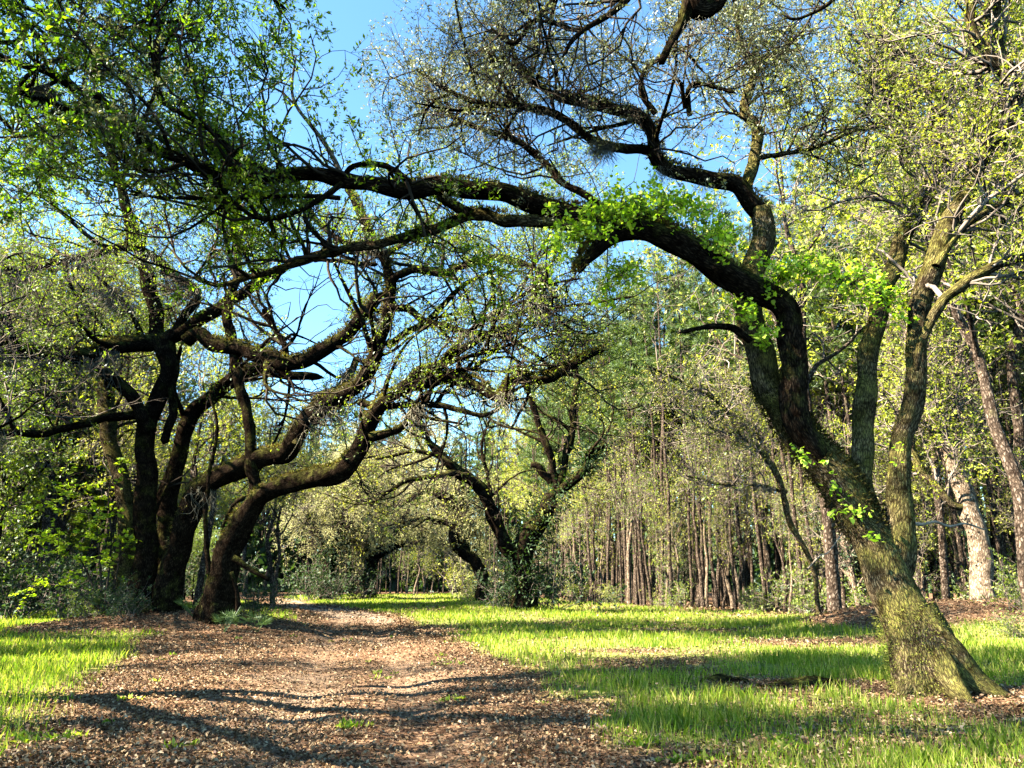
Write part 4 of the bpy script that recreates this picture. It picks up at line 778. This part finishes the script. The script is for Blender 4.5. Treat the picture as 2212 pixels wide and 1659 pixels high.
fill(13, lambda: (R4.uniform(-44, -25), R4.uniform(41, 54)), HW_O + HW_Y, 1.45, 1.8, 'high pale olive tree rising behind the left limbs of the big oak', 'high trees behind the big oak')
for x, y, sc_, k, lab in [(-20, 51, 1.35, 0, 'pale olive tree seen between the two left oaks'), (-23.5, 48, 1.5, 1, 'taller pale olive tree right behind the big oak stems'), (-17, 57, 1.1, 2, 'lower pale olive tree behind the swooping oak trunk')]:
    plant('broadleaf_tree', HW_O[k], TC, x, y, sc_, k * 2., lab, 'tree')
fill(22, lambda: (R4.uniform(-66, -27), R4.uniform(87, 108)), HW_O + HW_Y, 1.15, 1.6, 'tall olive tree in the far wood left of the bend', 'tall trees left of the bend')
fill(16, lambda: (R4.uniform(-1, 13), R4.uniform(88, 112)), HW_O + HW_Y, 1.3, 1.75, 'tall olive tree behind the ivy-clad oak in the far wood', 'tall trees behind the ivy-clad oak')
fill(16, lambda: (R4.uniform(-44, -27), R4.uniform(55, 84)), HW_D, .45, .62, 'low dark broadleaf tree in the gap behind the left oaks', 'low trees in the left gap')
fill(12, lambda: (R4.uniform(-46, -24), R4.uniform(50, 84)), SH_D, 1.3, 2.2, 'dark evergreen thicket bush behind the left oaks', 'thicket bushes behind the left oaks', 'shrub', SF, 'shrub')
# young maple with layered bright leaves, left
MP = thing('young_maple', base_of(205, 1310, 26.5), 'young maple with layered bright yellow-green leaves left of the oak mound', 'tree')
r = np.random.default_rng(51); st = []
for pts, w0 in [([(215, 1318), (190, 1240), (150, 1180), (90, 1150)], 5), ([(220, 1318), (215, 1200), (200, 1100), (150, 1040)], 6), ([(225, 1320), (240, 1180), (235, 1060), (260, 990)], 5), ([(210, 1318), (160, 1275), (90, 1262), (50, 1280)], 5), ([(230, 1320), (250, 1250), (260, 1180), (250, 1130)], 4), ([(200, 1110), (140, 1100), (90, 1080)], 3)]:
    p = np.array([at(x, y, 26.4 + .3 * k)[0] for k, (x, y) in enumerate(pts)]); st.append(smooth_line(np.column_stack([p, np.linspace(w0 * .008, .008, len(p))]), .2))
Vs = [];
for q in st: Vs.append(tube(q[:, :3], q[:, 3], 6, r, .05))
b = 0; Fa = []; Va = []; Fb = []
for V1, F1, uv in Vs: Va.append(V1); Fa.append(F1[0][0] + b); Fb.append(F1[1][0] + b); b += len(V1)
link('trunk', make_mesh('trunk', off(np.vstack(Va), MP), [(np.vstack(Fa), 0), (np.vstack(Fb), 0)], [M_TWIG]), MP)
Ps, Rs = limb_segments([(q[:, :3], q[:, 3], 1, .3) for q in st]); o, d, _ = sprout(Ps, Rs, 130, r, 0, 1, 1., 0, .5); d[:, 2] *= .25; P2 = walk(o, nrm(d), r.uniform(.4, 1.2, len(o)), 5, .2, 0, r); V2, F2 = batch_tubes(P2, np.full(P2.shape[:2], .006), 3)
o, d, _ = sprout(P2, np.ones(P2.shape[:2]), 1700, r, .2, 1, 1., 0, .3); d[:, 2] *= .3; LV, LF = broad_leaves(o, nrm(d), r.uniform(.08, .17, len(o)), r)
link('crown', make_mesh('crown', np.vstack([off(V2, MP), off(LV, MP)]), [(F2, 0), (LF + len(V2), 1)], [M_TWIG, M_MAPLE], smooth=False), MP)

# palmettos round the foot of the left oaks
def palmetto(px, py, Y, s, seed, label):
    r = np.random.default_rng(seed); b = base_of(px, py, Y); T_ = thing('palmetto', b, label, 'palmetto'); stems, blades = [], []
    for k in range(7):
        az = r.uniform(0, 6.28); d = nrm(np.array([[math.cos(az) * .7, math.sin(az) * .7, r.uniform(.6, 1.4)]])); P = walk(np.zeros((1, 3)), d, s * r.uniform(.5, .9), 5, .05, -.03, r); stems.append(P[0]); tip = P[0, -1]; ax = nrm(P[0, -1] - P[0, -2]); sd = nrm(np.cross(ax, [0, 0, 1.])); 
        for a in np.linspace(-1.7, 1.7, 22):
            blades.append((tip, nrm(ax * math.cos(a) + sd * math.sin(a) + r.normal(0, .05, 3) - np.array([0, 0, .12])), s * .62 * (1 - .12 * abs(a))))
    P = np.array(stems); V0, F0 = batch_tubes(P, np.full(P.shape[:2], .009), 4); link('stalks', make_mesh('stalks', V0, [(F0, 0)], [M_PALM]), T_)
    V0, F0 = leaf_quads(np.array([q[0] for q in blades]), np.array([q[1] for q in blades]), np.array([q[2] for q in blades]), r, .06, .02, 1.); link('fronds', make_mesh('fronds', V0, [(F0, 0)], [M_PALM], smooth=False), T_)
palmetto(492, 1290, 24.6, .65, 1, 'palmetto with spread fan leaves against the swooping oak trunk')
palmetto(560, 1310, 25, .6, 2, 'palmetto fan standing right of the swooping oak trunk')
palmetto(235, 1300, 26.5, .8, 3, 'palmetto drooping on the left slope of the oak mound')
palmetto(420, 1300, 26, .6, 4, 'small palmetto between the two left oaks')

# broken branch, dead sticks, surface roots
def stick(name, pts, w, Y, label, matl, cat='branch', end='broken', knob=.1):
    pts = np.array(pts, float); Ys = np.linspace(Y[0], Y[-1], len(pts)); ws = np.linspace(w[0], w[-1], len(pts)); rows = []
    for (x, y), a, b in zip(pts, Ys, ws): p, t = at(x, y, a); rows.append([*p, .5 * b / FPX * t])
    q = smooth_line(np.array(rows), .12); base = q[0, :3].copy(); V, F, uv = tube(q[:, :3] - base, q[:, 3], 10, np.random.default_rng(len(label)), knob, None, end); o = link(name, make_mesh(name, V, F, [matl], uv)); o.location = base; return tag(o, label, cat)
stick('broken_branch', [(505, 1205), (545, 1232), (580, 1252)], [14, 8], [25, 24.6], 'dark broken branch stub jutting right from the swooping oak base', M_OAK)
stick('broken_branch', [(516, 1335), (512, 1280), (500, 1235)], [12, 8], [25, 25], 'dark dead stem standing just right of the swooping oak base', M_OAK)
stick('dead_branch', [(1962, 1126), (1990, 1133), (2020, 1127), (2050, 1137), (2085, 1131), (2126, 1144)], [8, 3], [14, 14.5], 'bare pale dead branch sticking out right of the leaning oak', M_DEAD)
stick('dead_branch', [(1745, 1228), (1772, 1200), (1790, 1192), (1822, 1148)], [3.5, 2], [29, 29.5], 'pale dead stick slanting across the bent tree trunk', M_DEAD)
def root(name, pts, rad, label):
    P = np.array([[x, y, float(gh(x, y)) + h, r_] for (x, y, h, r_) in pts]); q = smooth_line(P, .08); base = q[0, :3].copy(); V, F, uv = tube(q[:, :3] - base, q[:, 3], 10, np.random.default_rng(len(label)), .18); o = link(name, make_mesh(name, V, F, [M_OAK], uv)); o.location = base; return tag(o, label, 'root')
root('surface_root', [(5.2, 12.9, -.02, .10), (4.8, 13.0, .03, .12), (4.4, 13.15, .02, .10), (3.9, 13.2, -.04, .05)], .1, 'humped dark root breaking the soil left of the leaning oak')
root('surface_root', [(3.9, 13.6, -.03, .08), (3.5, 13.7, .02, .10), (3.1, 13.75, -.03, .06)], .1, 'smaller root hump farther left of the leaning oak')

# shade trees outside the picture, to the left of the viewer
HW_B = [hardwood_form(240 + k, 14, M_OAK, M_LOAK, 1.4, 85, 2.4, .12, .3, None, 5, 4) for k in range(3)]
for x, y, s, f in [(-15, 3.5, 1.0, HW_B[0]), (-25, 21, 1.4, HW_O[0]), (-12, -5, 1.2, HW_O[1]), (-21, 5, 1.3, HW_D[0]), (-11.5, 8, 1.25, HW_B[1]), (-10.5, 1, .9, HW_B[2]), (-16, 12, .8, HW_B[0]), (-13.5, 14.5, .8, HW_B[2]), (-9.5, 4, .72, HW_B[1]), (-14.8, 19.5, .9, HW_B[1]), (-19, 17, 1.0, HW_D[1]), (-22.5, 22, 1.05, HW_D[0]), (-19.5, 25, .9, HW_B[2]), (-22, 30, .95, HW_B[0]), (-18.5, 21, .8, HW_B[1])]:
    plant('broadleaf_tree', f, TC, x, y, s, x, 'broadleaf tree standing outside the picture beside the viewer', 'tree', 'trees beside the viewer')

# the depth of the wood, one far mass
def far_wood(n, rng):
    parts = []
    a = rng.uniform(math.radians(38), math.radians(142), n); d = rng.uniform(125, 175, n); x, y = d * np.cos(a), d * np.sin(a); z = gh(x, y)
    H = rng.uniform(18, 30, n); P = np.stack([np.stack([x, y, z - .5], 1), np.stack([x + rng.normal(0, .5, n), y, z + H * .5], 1), np.stack([x + rng.normal(0, .8, n), y, z + H], 1)], 1)
    tv, tf = batch_tubes(P, np.full((n, 3), .18) * np.array([1, .8, .3]), 5)
    m = n * 150; i = rng.integers(0, n, m); t = rng.random(m) ** 2.6; c = P[i, 0] * (1 - t[:, None]) + P[i, 2] * t[:, None] + rng.normal(0, 1.5, (m, 3)); c[:, 2] = np.maximum(c[:, 2], .2)
    lv, lf = leaf_quads(c, rvec(rng, m), rng.uniform(.7, 1.7, m), rng, .5, .1, .3)
    return make_mesh('distant_wood', np.vstack([tv, lv]), [(tf, 0), (lf + len(tv), 1)], [M_PINE, M_LDARK], smooth=False)
tag(link('distant_wood', far_wood(1300, RNG)), 'dark distant wood behind the nearer trees', 'wood', None, 'stuff')
